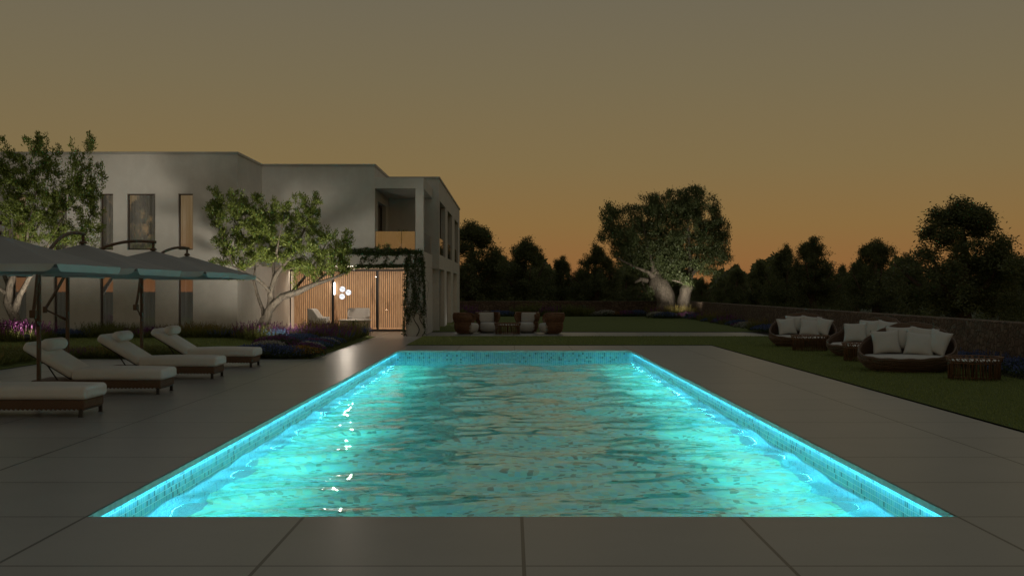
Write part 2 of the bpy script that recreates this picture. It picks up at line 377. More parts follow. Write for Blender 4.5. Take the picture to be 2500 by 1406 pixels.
for sg, xl in ((-1, PX0-.013), (1, PX1+.013)):
    b = MB(); b.box(min(xl, xl+sg*.008), max(xl, xl+sg*.008), PY0+.02, PY1-.02, -.050, -.034); b.build('light_channel', M['coping_edge'], pool)
    l = light('cove_light', 'AREA', (xl+sg*.010, (PY0+PY1)/2, -.046), 70, (.12,.72,1.0), shape='RECTANGLE', size=.012, size_y=PY1-PY0-.06)
    zax = -(Vector((sg*.55, 0, -1)).normalized()); yax = Vector((0,1,0)); xax = yax.cross(zax)
    l.matrix_world = Matrix.Translation(l.location) @ Matrix((xax, yax, zax)).transposed().to_4x4()
# water: a displaced sheet with long low waves
nx, ny = 110, 470; gx = np.linspace(X0+.002, X1-.002, nx+1); gy = np.linspace(Y0+.002, Y1-.002, ny+1)
XX, YY = np.meshgrid(gx, gy); rs = np.random.default_rng(11); ZZ = np.zeros_like(XX)
for k in range(60):
    lam = .50*(7.0**(rs.random())); th = rs.normal(PI/2, .75); a = .0050*lam**1.0*(.4+rs.random()); ph = rs.random()*2*PI; kk = 2*PI/lam
    ZZ += a*np.sin(kk*(XX*math.cos(th)+YY*math.sin(th))+ph + .6*np.sin(XX*.9+YY*.33+k))
ZZ *= .38
V = np.stack([XX, YY, ZZ+ZW], 2).reshape(-1, 3); idx = np.arange((ny+1)*(nx+1)).reshape(ny+1, nx+1)
Fq = np.stack([idx[:-1,:-1], idx[:-1,1:], idx[1:,1:], idx[1:,:-1]], 2).reshape(-1, 4)
me = bpy.data.meshes.new('water'); me.from_pydata(V.tolist(), [], Fq.tolist()); tag(link('water', me, M['water'], smooth=True), kind='structure')
ym = (PY0+PY1)/2
for sx_, xx in ((1, X0+.02), (-1, X1-.02)):
    for pw_, sp_ in ((450, 88), (185, 179)):
        l = light('pool_fill_light', 'AREA', (xx+sx_*(.0 if sp_ < 100 else .07), ym, ZW-.10), pw_, (.13,.92,.92), target=(xx+sx_*.45, ym, ZW-1.1), shape='RECTANGLE', size=.05, size_y=22.5)  # added submerged lamps, brightening floor and walls in place of the strip light
        l.data.spread = R(sp_)
    bpy.context.view_layer.update()
for o in list(COL.objects):
    if o.name.startswith('pool_fill_light'):
        # length along the wall
        s = 1 if o.location.x < 0 else -1
        zax = -(Vector((s*(.06 if o.data.spread < R(100) else 1.0), 0, -1)).normalized()); yax = Vector((0,1,0)); xax = yax.cross(zax)
        o.matrix_world = Matrix.Translation(o.location) @ Matrix((xax, yax, zax)).transposed().to_4x4()

# ------------------------------------------------------------------ house
house = thing('house', 'two storey pale plaster villa with flat stepped roof and loggia', 'house', (0, 0, 0))
ZR = 5.82; HX1 = -8.58; HX2 = -4.70; HX3 = -2.78; FX = -3.03; Y1_, Y2_, Y3_, Y4_ = 38.2, 41.9, 46.6, 64.8; GL = .0
def wallholes(b, axis, c, thick, u0, u1, z0, z1, holes, sgn=1):
    """wall in plane axis=c (faces -axis*sgn), spanning u; holes (u0,u1,z0,z1); depth thick behind"""
    us = sorted({u0, u1, *[h[0] for h in holes], *[h[1] for h in holes]}); zs = sorted({z0, z1, *[h[2] for h in holes], *[h[3] for h in holes]})
    def P(u, d, z): return (u, c+d*sgn, z) if axis == 'y' else (c+d*sgn, u, z)
    def solid(u, z): return u0 < u < u1 and z0 < z < z1 and not any(h[0] < u < h[1] and h[2] < z < h[3] for h in holes)
    for i in range(len(us)-1):
        for j in range(len(zs)-1):
            a, bb, e, f = us[i], us[i+1], zs[j], zs[j+1]
            if not solid((a+bb)/2, (e+f)/2): continue
            b.quad(P(a,0,e), P(bb,0,e), P(bb,0,f), P(a,0,f)); b.quad(P(a,thick,f), P(bb,thick,f), P(bb,thick,e), P(a,thick,e))
            m, n = (a+bb)/2, (e+f)/2; t = 1e-4
            if not solid(a-t, n): b.quad(P(a,0,f), P(a,thick,f), P(a,thick,e), P(a,0,e))
            if not solid(bb+t, n): b.quad(P(bb,0,e), P(bb,thick,e), P(bb,thick,f), P(bb,0,f))
            if not solid(m, e-t): b.quad(P(a,0,e), P(a,thick,e), P(bb,thick,e), P(bb,0,e))
            if not solid(m, f+t): b.quad(P(a,0,f), P(bb,0,f), P(bb,thick,f), P(a,thick,f))
def hw(name, mb, mat='plaster', **k): return mb.build(name, M[mat], house, merge=True, **k)
k1 = lambda px: GX(px, Y1_)
up = [(29,63),(131,163),(245,276),(310,379),(435,471)]; lo = [(29,64),(131,165),(244,276),(343,379),(435,471)]
zu = (GZ(610,Y1_), GZ(473,Y1_)); zlw = (.33, 2.02)
more = [(-170,-100),(-72,-38)]
holes = [(k1(a),k1(c),*zu) for a, c in up+more] + [(k1(a),k1(c),*zlw) for a, c in lo+[(-72,-38),(-170,-135)]]
b = MB(); wallholes(b, 'y', Y1_, .32, -22, HX1, 0, ZR, holes); hw('wall', b)
b = MB(); wallholes(b, 'x', HX1, .3, Y1_+.32, 48.6, 0, 2.41, [], -1); b.quad((HX1,Y1_+.32,2.41),(HX1,Y2_,2.41),(HX1,Y2_,ZR),(HX1,Y1_+.32,ZR)); hw('wall', b)
b = MB(); wallholes(b, 'y', Y2_+.001, .3, HX1+.001, HX2, 2.925, ZR, []); hw('wall', b)
b = MB(); wallholes(b, 'x', HX2-.001, .3, Y2_+.301, Y3_+.1, 2.925, ZR, [(42.9,45.6,2.93,4.71)], -1); hw('wall', b)
hy = [(46.9,50.3),(52.0,55.7),(57.9,61.5)]; hyu = [(47.0,51.0),(52.8,56.8),(59.2,63.0)]
b = MB(); wallholes(b, 'x', HX3, .28, Y3_+.251, Y4_, 0, ZR, [(a,c,.04,2.40) for a, c in hy]+[(a,c,2.95,5.02) for a, c in hyu], -1)
hw('wall', b)
b = MB(); wallholes(b, 'y', Y3_, .25, -4.70, HX3-.001, 2.405, ZR, []); b.box(FX-.6, FX-.001, Y3_, Y3_+.25, 0, 2.40); hw('wall', b)

b = MB(); b.box(-22, -22.3, Y1_, 50, 0, ZR); hw('wall', b)
# canopy slab, fin wall, loggia
b = MB(); b.box(HX1+.002, FX, Y2_, Y3_-.002, 2.41, 2.92); hw('canopy', b, bevel=.006, seg=1)
b = MB(); b.box(-3.64, FX-.003, Y2_+.003, Y3_-.003, 0, 2.409); hw('fin_wall', b, bevel=.006, seg=1)
b = MB(); b.box(-3.31, FX-.002, Y2_+.002, Y2_+.30, 2.921, 5.069); hw('column', b, bevel=.006, seg=1)
b = MB(); b.box(HX2+.002, FX, Y2_+.001, Y3_-.002, 5.07, 5.43); hw('loggia_roof', b, bevel=.006, seg=1)
# roof slabs, copings, floors
b = MB(); b.box(-22, HX1-.02, Y1_+.02, 50, ZR-.3, ZR-.12); b.box(HX1-.02, HX2-.02, Y2_+.02, 55, ZR-.3, ZR-.12); b.box(HX2-.02, HX3-.02, Y3_+.02, Y4_, ZR-.3, ZR-.12); hw('roof', b)
def coping(x0, x1, y0, y1): b = MB(); b.box(x0, x1, y0, y1, ZR-.0, ZR+.085); hw('roof_coping', b, 'coping_metal', bevel=.008, seg=1)
cw = .34; e = .035
coping(-22, HX1+e, Y1_-e, Y1_+cw); coping(HX1-cw+e, HX1+e, Y1_+cw, Y2_-e); coping(HX1-cw+e, HX2+e, Y2_-e, Y2_+cw); coping(HX2-cw, HX2+e, Y2_+cw, Y3_-e)
coping(HX2-cw, HX3+e, Y3_-e, Y3_+cw); coping(HX3-cw, HX3+e, Y3_+cw, Y4_+e)
b = MB(); b.box(-22, HX1-.31, Y1_+.33, 46, 2.45, 2.6); b.box(-22, HX1-.31, 42.2, 42.4, 0, 2.44); b.box(-22, HX1-.31, 42.2, 42.4, 2.61, ZR-.31)
b.box(-22, HX1-.31, Y1_+.33, 42.1, .0, .1); hw('room_shell', b, 'room_wall')
b = MB(); b.box(-4.9, HX3-.30, Y3_+.27, 64.7, 2.45, 2.9); b.box(-5.1, -5.0, 49, 64.7, 0, 2.44); b.box(-5.0, -3.1, 48.9, 49, 0, 2.44); b.box(-5.1,-5.0, Y3_+.26, 64.7, 2.91, 5.5); b.box(-4.9, HX3-.3, 64.6, 64.75, 0, 2.44); b.box(-4.9, HX3-.3, 49.01, 64.5, -.01, .05); hw('room_shell', b, 'room_wall')
b = MB(); b.box(HX1+.002, -5.12, 48.9, 49.05, 0, 5.5); b.box(HX1+.002, -3.62, 46.61, 48.7, 2.415, 2.60); b.box(-3.60, -3.5, 46.88, 48.7, 0, 2.41); hw('back_wall', b, 'room_wall')
def window(x0, x1, z0, z1, Y, name='window', gm='glass_mirror'):
    f = MB(); t = .035; y0, y1 = Y+.12, Y+.18
    f.box(x0+.001, x0+t, y0, y1, z0+.001, z1-.001); f.box(x1-t, x1-.001, y0, y1, z0+.001, z1-.001); f.box(x0+t, x1-t, y0, y1, z1-t, z1-.001); f.box(x0+t, x1-t, y0, y1, z0+.001, z0+t)
    o = f.build(name, M['frame_brown'], house)
    g = MB(); g.quad((x0+t,y0+.03,z0+t),(x1-t,y0+.03,z0+t),(x1-t,y0+.03,z1-t),(x0+t,y0+.03,z1-t)); g.build('pane', M[gm], o)
def curtain(x0, x1, z0, z1, Y, seed, label, axis='y'):
    r = random.Random(seed); n = max(16, int((x1-x0)/.012)); b = MB(); vs = []; p = r.random()*6
    for i in range(n+1):
        x = x0+(x1-x0)*i/n; d = .055*math.sin(x*47+p+.8*math.sin(x*9+p))+.025*math.sin(x*19+2*p)
        q = (x, Y+d) if axis == 'y' else (Y+d, x)
        vs += [(*q, z0), (*q, z1)]
    b.add(vs, [(2*i, 2*i+2, 2*i+3, 2*i+1) for i in range(n)])
    tag(b.build('curtain', M['curtain_cloth'], smooth=True), label, 'curtain', 'curtains behind the windows')
UL = ['half hidden behind the leftmost tree', 'hidden deepest behind the leftmost tree crown', 'narrow, beside the right edge of the leftmost tree crown', 'in the one wide window', 'narrow, nearest the corner of the front wall']
for i, (a, c) in enumerate(up+more):
    window(k1(a), k1(c), *zu, Y1_)
    if i < 5: curtain(k1(a)-.03+(.06 if i == 3 else 0), k1(c)+.03, zu[0]-.05, zu[1]+.05, Y1_+.38, i, 'pale upstairs curtain ' + UL[i])
LL = ['glowing reddish behind the leftmost tree trunk', 'between the two leftmost parasol poles', 'alone between the second and third parasol pole', 'just right of the third parasol pole', 'nearest the corner, left part of the window uncovered']
for i, (a, c) in enumerate(lo+[(-72,-38),(-170,-135)]):
    window(k1(a), k1(c), *zlw, Y1_)
    if i < 5: curtain(k1(a)-.03+(.14 if i == 4 else 0), k1(c)+.03, zlw[0]-.05, zlw[1]+.05, Y1_+.42, 10+i, 'pale downstairs curtain ' + LL[i])
for i, z in enumerate((2.35, 5.3)):
    light('room_light', 'AREA', (-15, 40.3, z), 34 if i else 22, (.97,.96,1), target=(-15, 40.3, 0), shape='RECTANGLE', size=12, size_y=1.0)  # added lamps behind the curtains, only to brighten the cloth
# sliding doors under the canopy
def vframe(b, x, w=.07, y=46.9): b.box(x-w/2, x+w/2, y-.03, y+.04, .02, 2.39)
door = None
dx = [HX1+.05, GX(812,46.9), GX(922,46.9), -3.70]
for i in range(3):
    b = MB(); a, c = dx[i], dx[i+1]
    b.box(a-.0, a+.045, 46.88, 46.94, .03, 2.38); b.box(c-.045, c-.001, 46.88, 46.94, .03, 2.38); b.box(a+.045, c-.045, 46.88, 46.94, 2.31, 2.38); b.box(a+.045, c-.045, 46.88, 46.94, .03, .09)
    d = b.build('sliding_door', M['dark_metal'], house)
    g = MB(); g.quad((a+.045,46.91,.09),(c-.045,46.91,.09),(c-.045,46.91,2.31),(a+.045,46.91,2.31)); g.build('pane', M['glass_door'], d)
b = MB(); x = HX1+.02; 
while x < -3.6: b.box(x, x+.045, 48.10, 48.16, .12, 2.41); x += .075
b.build('wood_slats', M['slat_wood'], house)
b = MB(); b.box(HX1+.01, -3.6, 48.20, 48.25, 0, 2.41); hw('slat_gap_shade', b, 'cord')  # black sheet behind the slats paints the shade in their gaps
b = MB(); b.box(HX1+.01, -3.61, 46.95, 48.09, .0, .05); b.box(HX1+.01, -3.61, 48.09, 48.19, 0, .115); hw('floor_ledge', b, 'slat_wood')
light('slat_light', 'AREA', (-6.1, 47.10, 2.36), 36, (1,.84,.64), target=(-6.1, 47.75, 0), shape='RECTANGLE', size=4.8, size_y=.2)
light('slat_light', 'AREA', (-6.1, 47.05, .08), 18, (1,.84,.64), target=(-6.1, 48.0, 1.4), shape='RECTANGLE', size=4.8, size_y=.06)
b = MB(); b.box(GX(815,48), GX(815,48)+.035, 48.02, 48.06, GZ(719,48), GZ(690,48)); tag(b.build('wall_lamp', M['lamp_strip']), 'slim vertical white tube light on the slatted wall', 'wall lamp')
# loggia door and window frames on the side
b = MB()
for y in (42.95, 44.2, 45.5): b.box(HX2-.2, HX2-.14, y, y+.06, 2.94, 4.70)
b.box(HX2-.2, HX2-.14, 42.95, 45.56, 4.63, 4.70); d = b.build('balcony_door', M['frame_brown'], house)
g = MB(); g.quad((HX2-.17,42.95,2.95),(HX2-.17,45.55,2.95),(HX2-.17,45.55,4.65),(HX2-.17,42.95,4.65)); g.build('pane', M['glass_mirror'], d)
for s, (a, c) in [(0, q) for q in hy]+[(1, q) for q in hyu]:
    z0, z1 = (.05, 2.39) if s == 0 else (2.96, 5.01); b = MB(); xx = HX3-.22
    n = 3 if s == 0 else 3
    for k in range(n+1):
        y = a+(c-a-.06)*k/n; b.box(xx-.03, xx+.03, y, y+.06, z0, z1)
    b.box(xx-.031, xx+.031, a-.001, c+.001, z1-.06, z1+.001); b.box(xx-.031, xx+.031, a-.001, c+.001, z0-.001, z0+.05)
    d = b.build('window', M['frame_brown'], house)
    g = MB(); g.quad((xx,a,z0),(xx,c,z0),(xx,c,z1),(xx,a,z1)); g.build('pane', M['glass_rail'], d)
    if s == 1:
        g = MB(); g.box(HX3-.06, HX3-.048, a+.02, c-.02, 2.96, 3.62); g.build('balcony_railing', M['glass_rail'], house)
light('room_light', 'AREA', (-3.9, 55, 2.35), 40, WARM, target=(-3.9, 55, 0), shape='RECTANGLE', size=.8, size_y=14)
# glass balcony railing
b = MB(); xa, xm_, xc = HX2+.02, GX(980,41.95), -3.33
for a, c in ((xa, xm_-.008), (xm_+.008, xc)):
    g = MB(); g.box(a, c, 41.94, 41.952, 2.93, 3.60); g.build('balcony_railing', M['glass_rail'], house)
g = MB(); g.box(FX-.06, FX-.048, 42.24, 46.5, 2.93, 3.60); g.build('balcony_railing', M['glass_rail'], house)
# light under the canopy and in the loggia
light('canopy_light', 'POINT', (-5.72, 42.25, 2.18), 60, (1,.86,.70), shadow_soft_size=.03)
light('facade_light', 'SPOT', (-2.45, 52.5, .12), 12, WHITE, target=(-2.6, 50.5, 2.0), spot_size=R(120), spot_blend=.9, shadow_soft_size=.1)

# ------------------------------------------------------------------ garden walls
b = MB(); b.box(-3.6, 10.35, 70.0, 70.4, -.05, .95); tag(b.build('garden_wall', M['stone'], bevel=.02, seg=1), 'low brown stone wall closing the far end of the lawn', 'wall')
b = MB(); b.box(10.0, 10.35, 6.0, 69.995, -.05, .95); tag(b.build('garden_wall', M['stone'], bevel=.02, seg=1), 'long brown stone wall along the right side of the lawn', 'wall')

# ------------------------------------------------------------------ trees
def leaves(P, D, L, W, r, name, mat, parent, tri=False):
    n = len(P); A = r.normal(size=(n, 3)); S = np.cross(D, A); S /= np.linalg.norm(S, axis=1, keepdims=True)+1e-9
    l = (L*(.65+.7*r.random(n)))[:,None]; ww = (W*(.7+.6*r.random(n)))[:,None]; bend = r.normal(size=(n,3))*.12*l
    V = np.stack([P, P+D*l*.5+S*ww+bend, P+D*l+bend*.5, P+D*l*.5-S*ww+bend], 1).reshape(-1, 3)
    me = bpy.data.meshes.new(name); me.vertices.add(4*n); me.vertices.foreach_set('co', V.ravel()); me.loops.add(4*n); me.loops.foreach_set('vertex_index', np.arange(4*n, dtype=np.int32))
    me.polygons.add(n); me.polygons.foreach_set('loop_start', np.arange(0, 4*n, 4, dtype=np.int32)); me.update(calc_edges=True); me.validate()
    return link(name, me, M[mat], parent)
def grow(seed, root, limbs, pts, nleaf, L, W, mat, bark, spread=.12, droop=0., twr=.014, updir=.5, n=7, knob=0, vert=1.0, al=.75):
    """limbs: explicit polylines [(x,y,z,r)...] relative to the tree base; pts: ends of the twigs"""
    r = np.random.default_rng(seed); rr = random.Random(seed); b = MB(); nodes = []; nr = []
    for li, lb in enumerate(limbs):
        # refine with slight wobble
        P = []; Rr = []
        for i in range(len(lb)-1):
            a = Vector(lb[i][:3]); c = Vector(lb[i+1][:3]); m = max(2, int((c-a).length/.25))
            for k in range(m):
                t = k/m; rad = lb[i][3]*(1-t)+lb[i+1][3]*t
                wob = Vector((rr.uniform(-1,1), rr.uniform(-1,1), rr.uniform(-1,1)))*min(.03, rad*.2)*(0 if (i == 0 and k == 0) else 1)
                P.append(a.lerp(c, t)+wob); Rr.append(rad*(1+rr.uniform(-.08,.08)))
        P.append(Vector(lb[-1][:3])); Rr.append(lb[-1][3])
        nn = 22 if (li == 0 and lb[0][3] > .1) else (n if lb[0][3] > .05 else 5); v0 = len(b.v)
        b.tube(P, Rr, nn)
        if nn == 22:      # grooves and swellings of the old trunk
            for i in range(len(P)):
                for k in range(nn):
                    a = 2*PI*k/nn; v = Vector(b.v[v0+i*nn+k]); z = P[i].z; g = .07*math.sin(3*a+z*2.1)+.05*math.sin(5*a-z*3.3+1)+.04*math.sin(9*a+z*4)+(.25*max(0, 1-i/2.5)*(.5+.5*math.sin(5*a)) if i < 3 else 0)
                    b.v[v0+i*nn+k] = tuple(P[i]+(v-P[i])*(1+g))
        for p, q in list(zip(P, Rr))[max(1, int(len(P)*.35)) if li == 0 else 1:]: nodes.append(p); nr.append(q)
    N = np.array([tuple(p) for p in nodes]); rad = list(nr)
    ends = np.array(pts); order = np.argsort([np.min(np.linalg.norm(N-e, axis=1)) for e in ends]); LP = []; LD = []
    base0 = N.copy(); path = np.zeros(len(N)); per = max(1, nleaf//len(ends))
    for oi in order:
        e = ends[oi]; dist = np.linalg.norm(N-e, axis=1); dv_ = N-e; dist = np.sqrt((dv_[:,0]**2+dv_[:,1]**2)*vert**2+dv_[:,2]**2); cost = dist + .35*path + .4*np.maximum(0, N[:,2]-e[2]+.05) ; i = int(np.argmin(cost)); s = N[i]; d = e-s; ln = np.linalg.norm(d)
        if ln < 1e-3: continue
        m = 5; side = r.normal(size=3)*ln*.09; P = []
        for k in range(m+1):
            t = k/m; q = s + d*t + side*math.sin(PI*t) + np.array([0,0,-droop*ln*t*t + updir*.12*ln*math.sin(PI*t)*-1]); P.append(q)
        r0 = min(rad[i]*.75, twr*(.5+1.1*min(ln, 1.6))); b.tube([tuple(q) for q in P], [r0*(1-.75*k/m) for k in range(m+1)], 4, False)
        N = np.vstack([N, P[2:]]); rad += [r0*(1-.75*k/m) for k in range(2, m+1)]; path = np.concatenate([path, path[i]+np.array([ln*k/m for k in range(2, m+1)])])
        t = 1-.75*r.random(per)**1.2; k = np.clip((t*m).astype(int), 0, m-1); fr = t*m-k; PP = np.array(P); base = PP[k]*(1-fr[:,None])+PP[k+1]*fr[:,None]
        dd = d/ln; off = r.normal(size=(per, 3))*spread*(.5+.6*(1.2-t))[:,None]; LP.append(base+off)
        dv = dd*.6 + np.array([0,0,updir-droop*3])*.6 + r.normal(size=(per,3))*al; LD.append(dv/np.linalg.norm(dv, axis=1, keepdims=True))
    tr = b.build('trunk', M[bark], root, smooth=True)
    LP = np.vstack(LP); LD = np.vstack(LD); leaves(LP, LD, L, W, r, 'crown', mat, root)
def blobs(seed, bl, Y, dens, depth, base, shoots=0.):
    """twig ends scattered through ellipsoids given as (column, row, half width, half height) at distance Y"""
    r = np.random.default_rng(seed); out = []; s = Y/F
    for q in bl:
        cx, cy, rx, ry = q[:4]; m = max(2, int(dens*rx*ry/100)); dy0 = q[4] if len(q) > 4 else 0
        for k in range(m):
            v = r.normal(size=3); v /= np.linalg.norm(v); v *= r.random()**.42
            if r.random() < shoots: v = np.array([r.normal()*.45, r.normal()*.4, -(.95+(.35 if Y < 50 else .12)*r.random())])
            dd = min(depth, rx*s*1.2)
            out.append(((cx+v[0]*rx-CX)*s-base[0], Y+dy0+v[1]*dd+r.normal()*.15-base[1], HC-(cy+v[2]*ry-HY)*s-base[2]))
    return out
def limbpx(pts, Y, base):
    s = Y/F; return [((px-CX)*s-base[0], Y+dy-base[1], HC-(py-HY)*s-base[2], rr) for px, py, dy, rr in pts]

# left tree
Yt = 35.0; bs = (GX(40,Yt), Yt, .13)
t1 = thing('tree', 'leftmost garden tree with pale leaning trunk lit from below behind the parasols', 'tree', bs)
lm = [limbpx(q, Yt, bs) for q in (
 [(40,836,0,.20),(38,805,0,.175),(34,775,.05,.155),(16,735,.1,.13),(20,700,.1,.11),(30,660,.1,.085),(50,620,.1,.06),(80,560,.2,.035),(120,500,.2,.018)],
 [(34,762,.05,.12),(52,720,-.1,.085),(78,680,-.2,.065),(105,640,-.2,.055),(130,590,-.2,.04),(165,530,-.3,.022)],
 [(18,712,.1,.09),(5,690,.4,.07),(-20,650,.6,.055),(-50,600,.7,.03)],
 [(22,722,.1,.10),(0,705,.0,.06),(-30,690,-.2,.05),(-70,640,-.3,.03)],
 [(30,660,.1,.08),(15,600,.3,.05),(10,530,.4,.03),(20,450,.4,.015)],
 [(90,655,-.2,.05),(140,620,.1,.04),(180,580,.3,.03),(215,520,.3,.015)],
 [(60,600,.1,.05),(85,540,-.4,.035),(105,460,-.4,.018)])]
bl = [(50,440,48,60),(110,400,50,45),(100,365,20,28),(200,420,36,60),(222,352,9,22),(10,400,30,50),(20,500,60,50),(115,480,60,55),(185,470,42,50),(230,480,24,50),(60,560,60,35),(165,555,50,38),(218,555,36,30),(130,590,40,20),(-40,450,55,70),(-50,560,60,50),(240,430,16,25),(90,520,60,50),(205,590,45,16)]
grow(1, t1, lm, blobs(1, bl, Yt, 2.1, 1.1, bs, .12), 40000, .085, .0145, 'leaf_green', 'bark', .055, updir=1.0, vert=1.7, al=.55)
# middle tree
Ym = 36.2; bs = (GX(638,Ym), Ym, .14)
t2 = thing('tree', 'spreading green tree with forked pale trunk in front of the house corner', 'tree', bs)
lm = [limbpx(q, Ym, bs) for q in (
 [(638,822,0,.17),(642,795,0,.15),(652,770,0,.135),(664,748,0,.125),(690,725,-.1,.105),(730,712,-.2,.085),(775,693,-.3,.06),(815,680,-.3,.04),(850,665,-.3,.018)],
 [(655,764,0,.11),(660,735,.1,.10),(661,705,.1,.09),(668,680,.1,.08),(690,652,0,.06),(712,622,0,.045),(730,585,.1,.03),(760,520,.1,.015)],
 [(645,785,0,.09),(636,755,.3,.06),(618,715,.5,.05),(611,685,.5,.042),(592,668,.4,.035),(565,640,.3,.022),(540,600,.3,.012)],
 [(661,715,.1,.07),(652,700,-.2,.055),(636,682,-.4,.045),(615,672,-.5,.038),(580,650,-.6,.026),(545,560,-.5,.014)],
 [(668,680,.1,.06),(663,650,.3,.045),(655,610,.5,.035),(640,560,.5,.02),(600,510,.4,.012)],
 [(690,652,0,.045),(680,620,-.3,.035),(690,570,-.4,.022),(700,520,-.3,.012)],
 [(740,708,-.2,.05),(765,690,.3,.04),(800,660,.6,.03),(830,620,.7,.014)],
 [(712,715,-.1,.05),(735,680,.5,.04),(760,640,.7,.03),(790,590,.7,.014)],
 [(611,685,.5,.035),(618,650,.3,.028),(605,600,.2,.018),(570,540,.2,.01)])]
bl = [(518,500,20,32),(545,520,34,40),(590,520,40,42),(640,540,36,50),(560,590,42,40),(590,635,50,22),(645,600,46,45),(700,560,42,48),(738,520,22,36),(774,480,9,22),(765,540,26,36),(700,620,52,38),(775,600,48,42),(828,600,28,36),(852,575,10,16),(800,650,50,24),(835,645,28,20),(740,655,50,22),(620,560,50,40),(680,520,20,24),(535,640,22,14,-.4),(560,675,26,6)]
grow(2, t2, lm, blobs(2, bl, Ym, 2.1, 1.1, bs, .12), 38000, .085, .0145, 'leaf_green', 'bark', .055, updir=1.0, vert=1.7, al=.55)
# two old olives
Yo = 67.0; bs = (GX(1630,Yo), Yo, .08)
t3 = thing('olive_tree', 'old olive tree with the thick left leaning trunk at the far lawn end', 'tree', bs)
lm = [limbpx(q, Yo, bs) for q in (
 [(1630,770,0,.62),(1628,750,0,.52),(1625,725,0,.50),(1614,705,0,.52),(1602,688,0,.48),(1597,672,0,.32),(1600,660,0,.18)],
 [(1596,692,0,.24),(1580,686,0,.16),(1562,682,-.3,.11),(1548,690,-.4,.05)],
 [(1600,680,0,.30),(1575,655,.3,.14),(1545,635,.4,.10),(1515,600,.4,.06),(1490,560,.4,.03)],
 [(1600,672,0,.25),(1590,640,-.4,.12),(1575,590,-.6,.08),(1565,540,-.6,.04)],
 [(1606,672,0,.25),(1610,630,.3,.13),(1615,580,.5,.08),(1605,520,.5,.04)],
 [(1600,680,0,.2),(1580,665,-.5,.1),(1540,650,-1,.07),(1500,630,-1.2,.03)],
 [(1564,684,-.3,.04),(1572,705,-.4,.022),(1583,725,-.5,.014)])]
bl = [(1485,535,22,34),(1505,560,30,40),(1475,580,20,14),(1545,560,34,50),(1535,610,36,34),(1575,600,50,50),(1600,540,40,56),(1545,650,44,20),(1620,620,44,48),(1595,505,24,24),(1590,650,40,24),(1510,620,26,22),(1582,716,9,9,-.5),(1625,660,30,26)]
grow(3, t3, lm, blobs(3, bl, Yo, 5.0, 1.9, bs, .15), 44000, .135, .019, 'leaf_olive', 'bark', .14, updir=1.1, vert=1.9, al=.5, twr=.03, n=12)
bs = (GX(1667,Yo-.6), Yo-.6, .08)
t4 = thing('olive_tree', 'old olive tree with the slimmer upright trunk beside the thick one', 'tree', bs)
lm = [limbpx(q, Yo-.6, bs) for q in (
 [(1667,772,0,.42),(1668,750,0,.34),(1672,720,0,.32),(1677,698,0,.30),(1681,688,0,.20)],
 [(1679,692,0,.17),(1690,668,.2,.13),(1715,650,.3,.10),(1740,625,.3,.07),(1765,585,.3,.03)],
 [(1677,695,0,.18),(1665,672,.1,.14),(1650,655,0,.10),(1632,625,-.2,.07),(1628,590,-.2,.03)],
 [(1679,690,0,.15),(1684,655,-.2,.12),(1680,610,-.4,.08),(1675,540,-.5,.04)],
 [(1680,690,0,.12),(1700,645,.5,.10),(1715,590,.7,.06),(1715,530,.7,.03)],
 [(1665,672,.1,.10),(1655,645,.5,.08),(1650,600,.7,.05),(1645,540,.7,.03)],
 [(1672,695,-.3,.07),(1655,688,-.6,.05),(1636,684,-.8,.03)])]
bl = [(1640,515,34,44),(1665,500,26,30),(1700,505,34,40),(1690,485,20,22),(1745,510,9,28),(1745,545,22,36),(1765,575,18,30),(1735,590,44,44),(1690,570,46,48),(1650,590,40,50),(1700,640,48,30),(1660,640,34,30),(1755,630,30,24),(1775,625,14,8),(1645,665,26,18),(1670,686,22,12,-.5),(1735,660,24,14)]
grow(4, t4, lm, blobs(4, bl, Yo-.6, 5.0, 1.9, bs, .15), 44000, .135, .019, 'leaf_olive', 'bark', .14, updir=1.1, vert=1.9, al=.5, twr=.03, n=12)
# background trees: four shapes, copied
def bgtree(seed, label):
    rr = np.random.default_rng(seed); root = thing('woodland_tree', label, 'tree', (0, -50, 0), group='dark trees beyond the garden wall')
    trunkh = 1.5; lm = [[(0,0,0,.30),(.05,0,.8,.22),(0,.05,trunkh,.20),(.1,0,3.0,.12),(0,0,4.6,.05)]]
    for k in range(6):
        a = k*PI/3+rr.random(); q = 1.1+rr.random()*1.0; z = .9+rr.random()*1.2
        lm.append([(0,0,z,.12),(q*.5*math.cos(a), q*.5*math.sin(a), z+.5,.08),(q*math.cos(a), q*math.sin(a), z+1.3+rr.random()*.8,.03)])
    pts = []
    for k in range(36):
        a = rr.random()*2*PI; z = 1.3+3.7*rr.random()**.9; wr = 2.05*min(1, (z-.3)/1.6)*max(.05, 1-(z-1.2)/4.2)**.6; q = wr*rr.random()**.5
        cx, cy_, s = q*math.cos(a), q*math.sin(a), (.38+.38*rr.random())*(1.15-.13*z)
        for m in range(11):
            v = rr.normal(size=3); v /= np.linalg.norm(v); pts.append((cx+v[0]*s, cy_+v[1]*s, z+v[2]*s*.95))
    for m in range(110): pts.append((rr.normal()*1.05, rr.normal()*1.05, .7+rr.random()*2.2))
    for m in range(26): pts.append((rr.normal()*.16, rr.normal()*.16, 4.3+1.25*rr.random()))
    grow(seed+50, root, lm, pts, 46000, .105, .022, 'leaf_dark', 'bark_dark', .15, droop=.18, updir=.1, twr=.02, n=6)
    return root
proto = [bgtree(s, 'x') for s in (1, 2, 3, 4)]
first = [True]*4
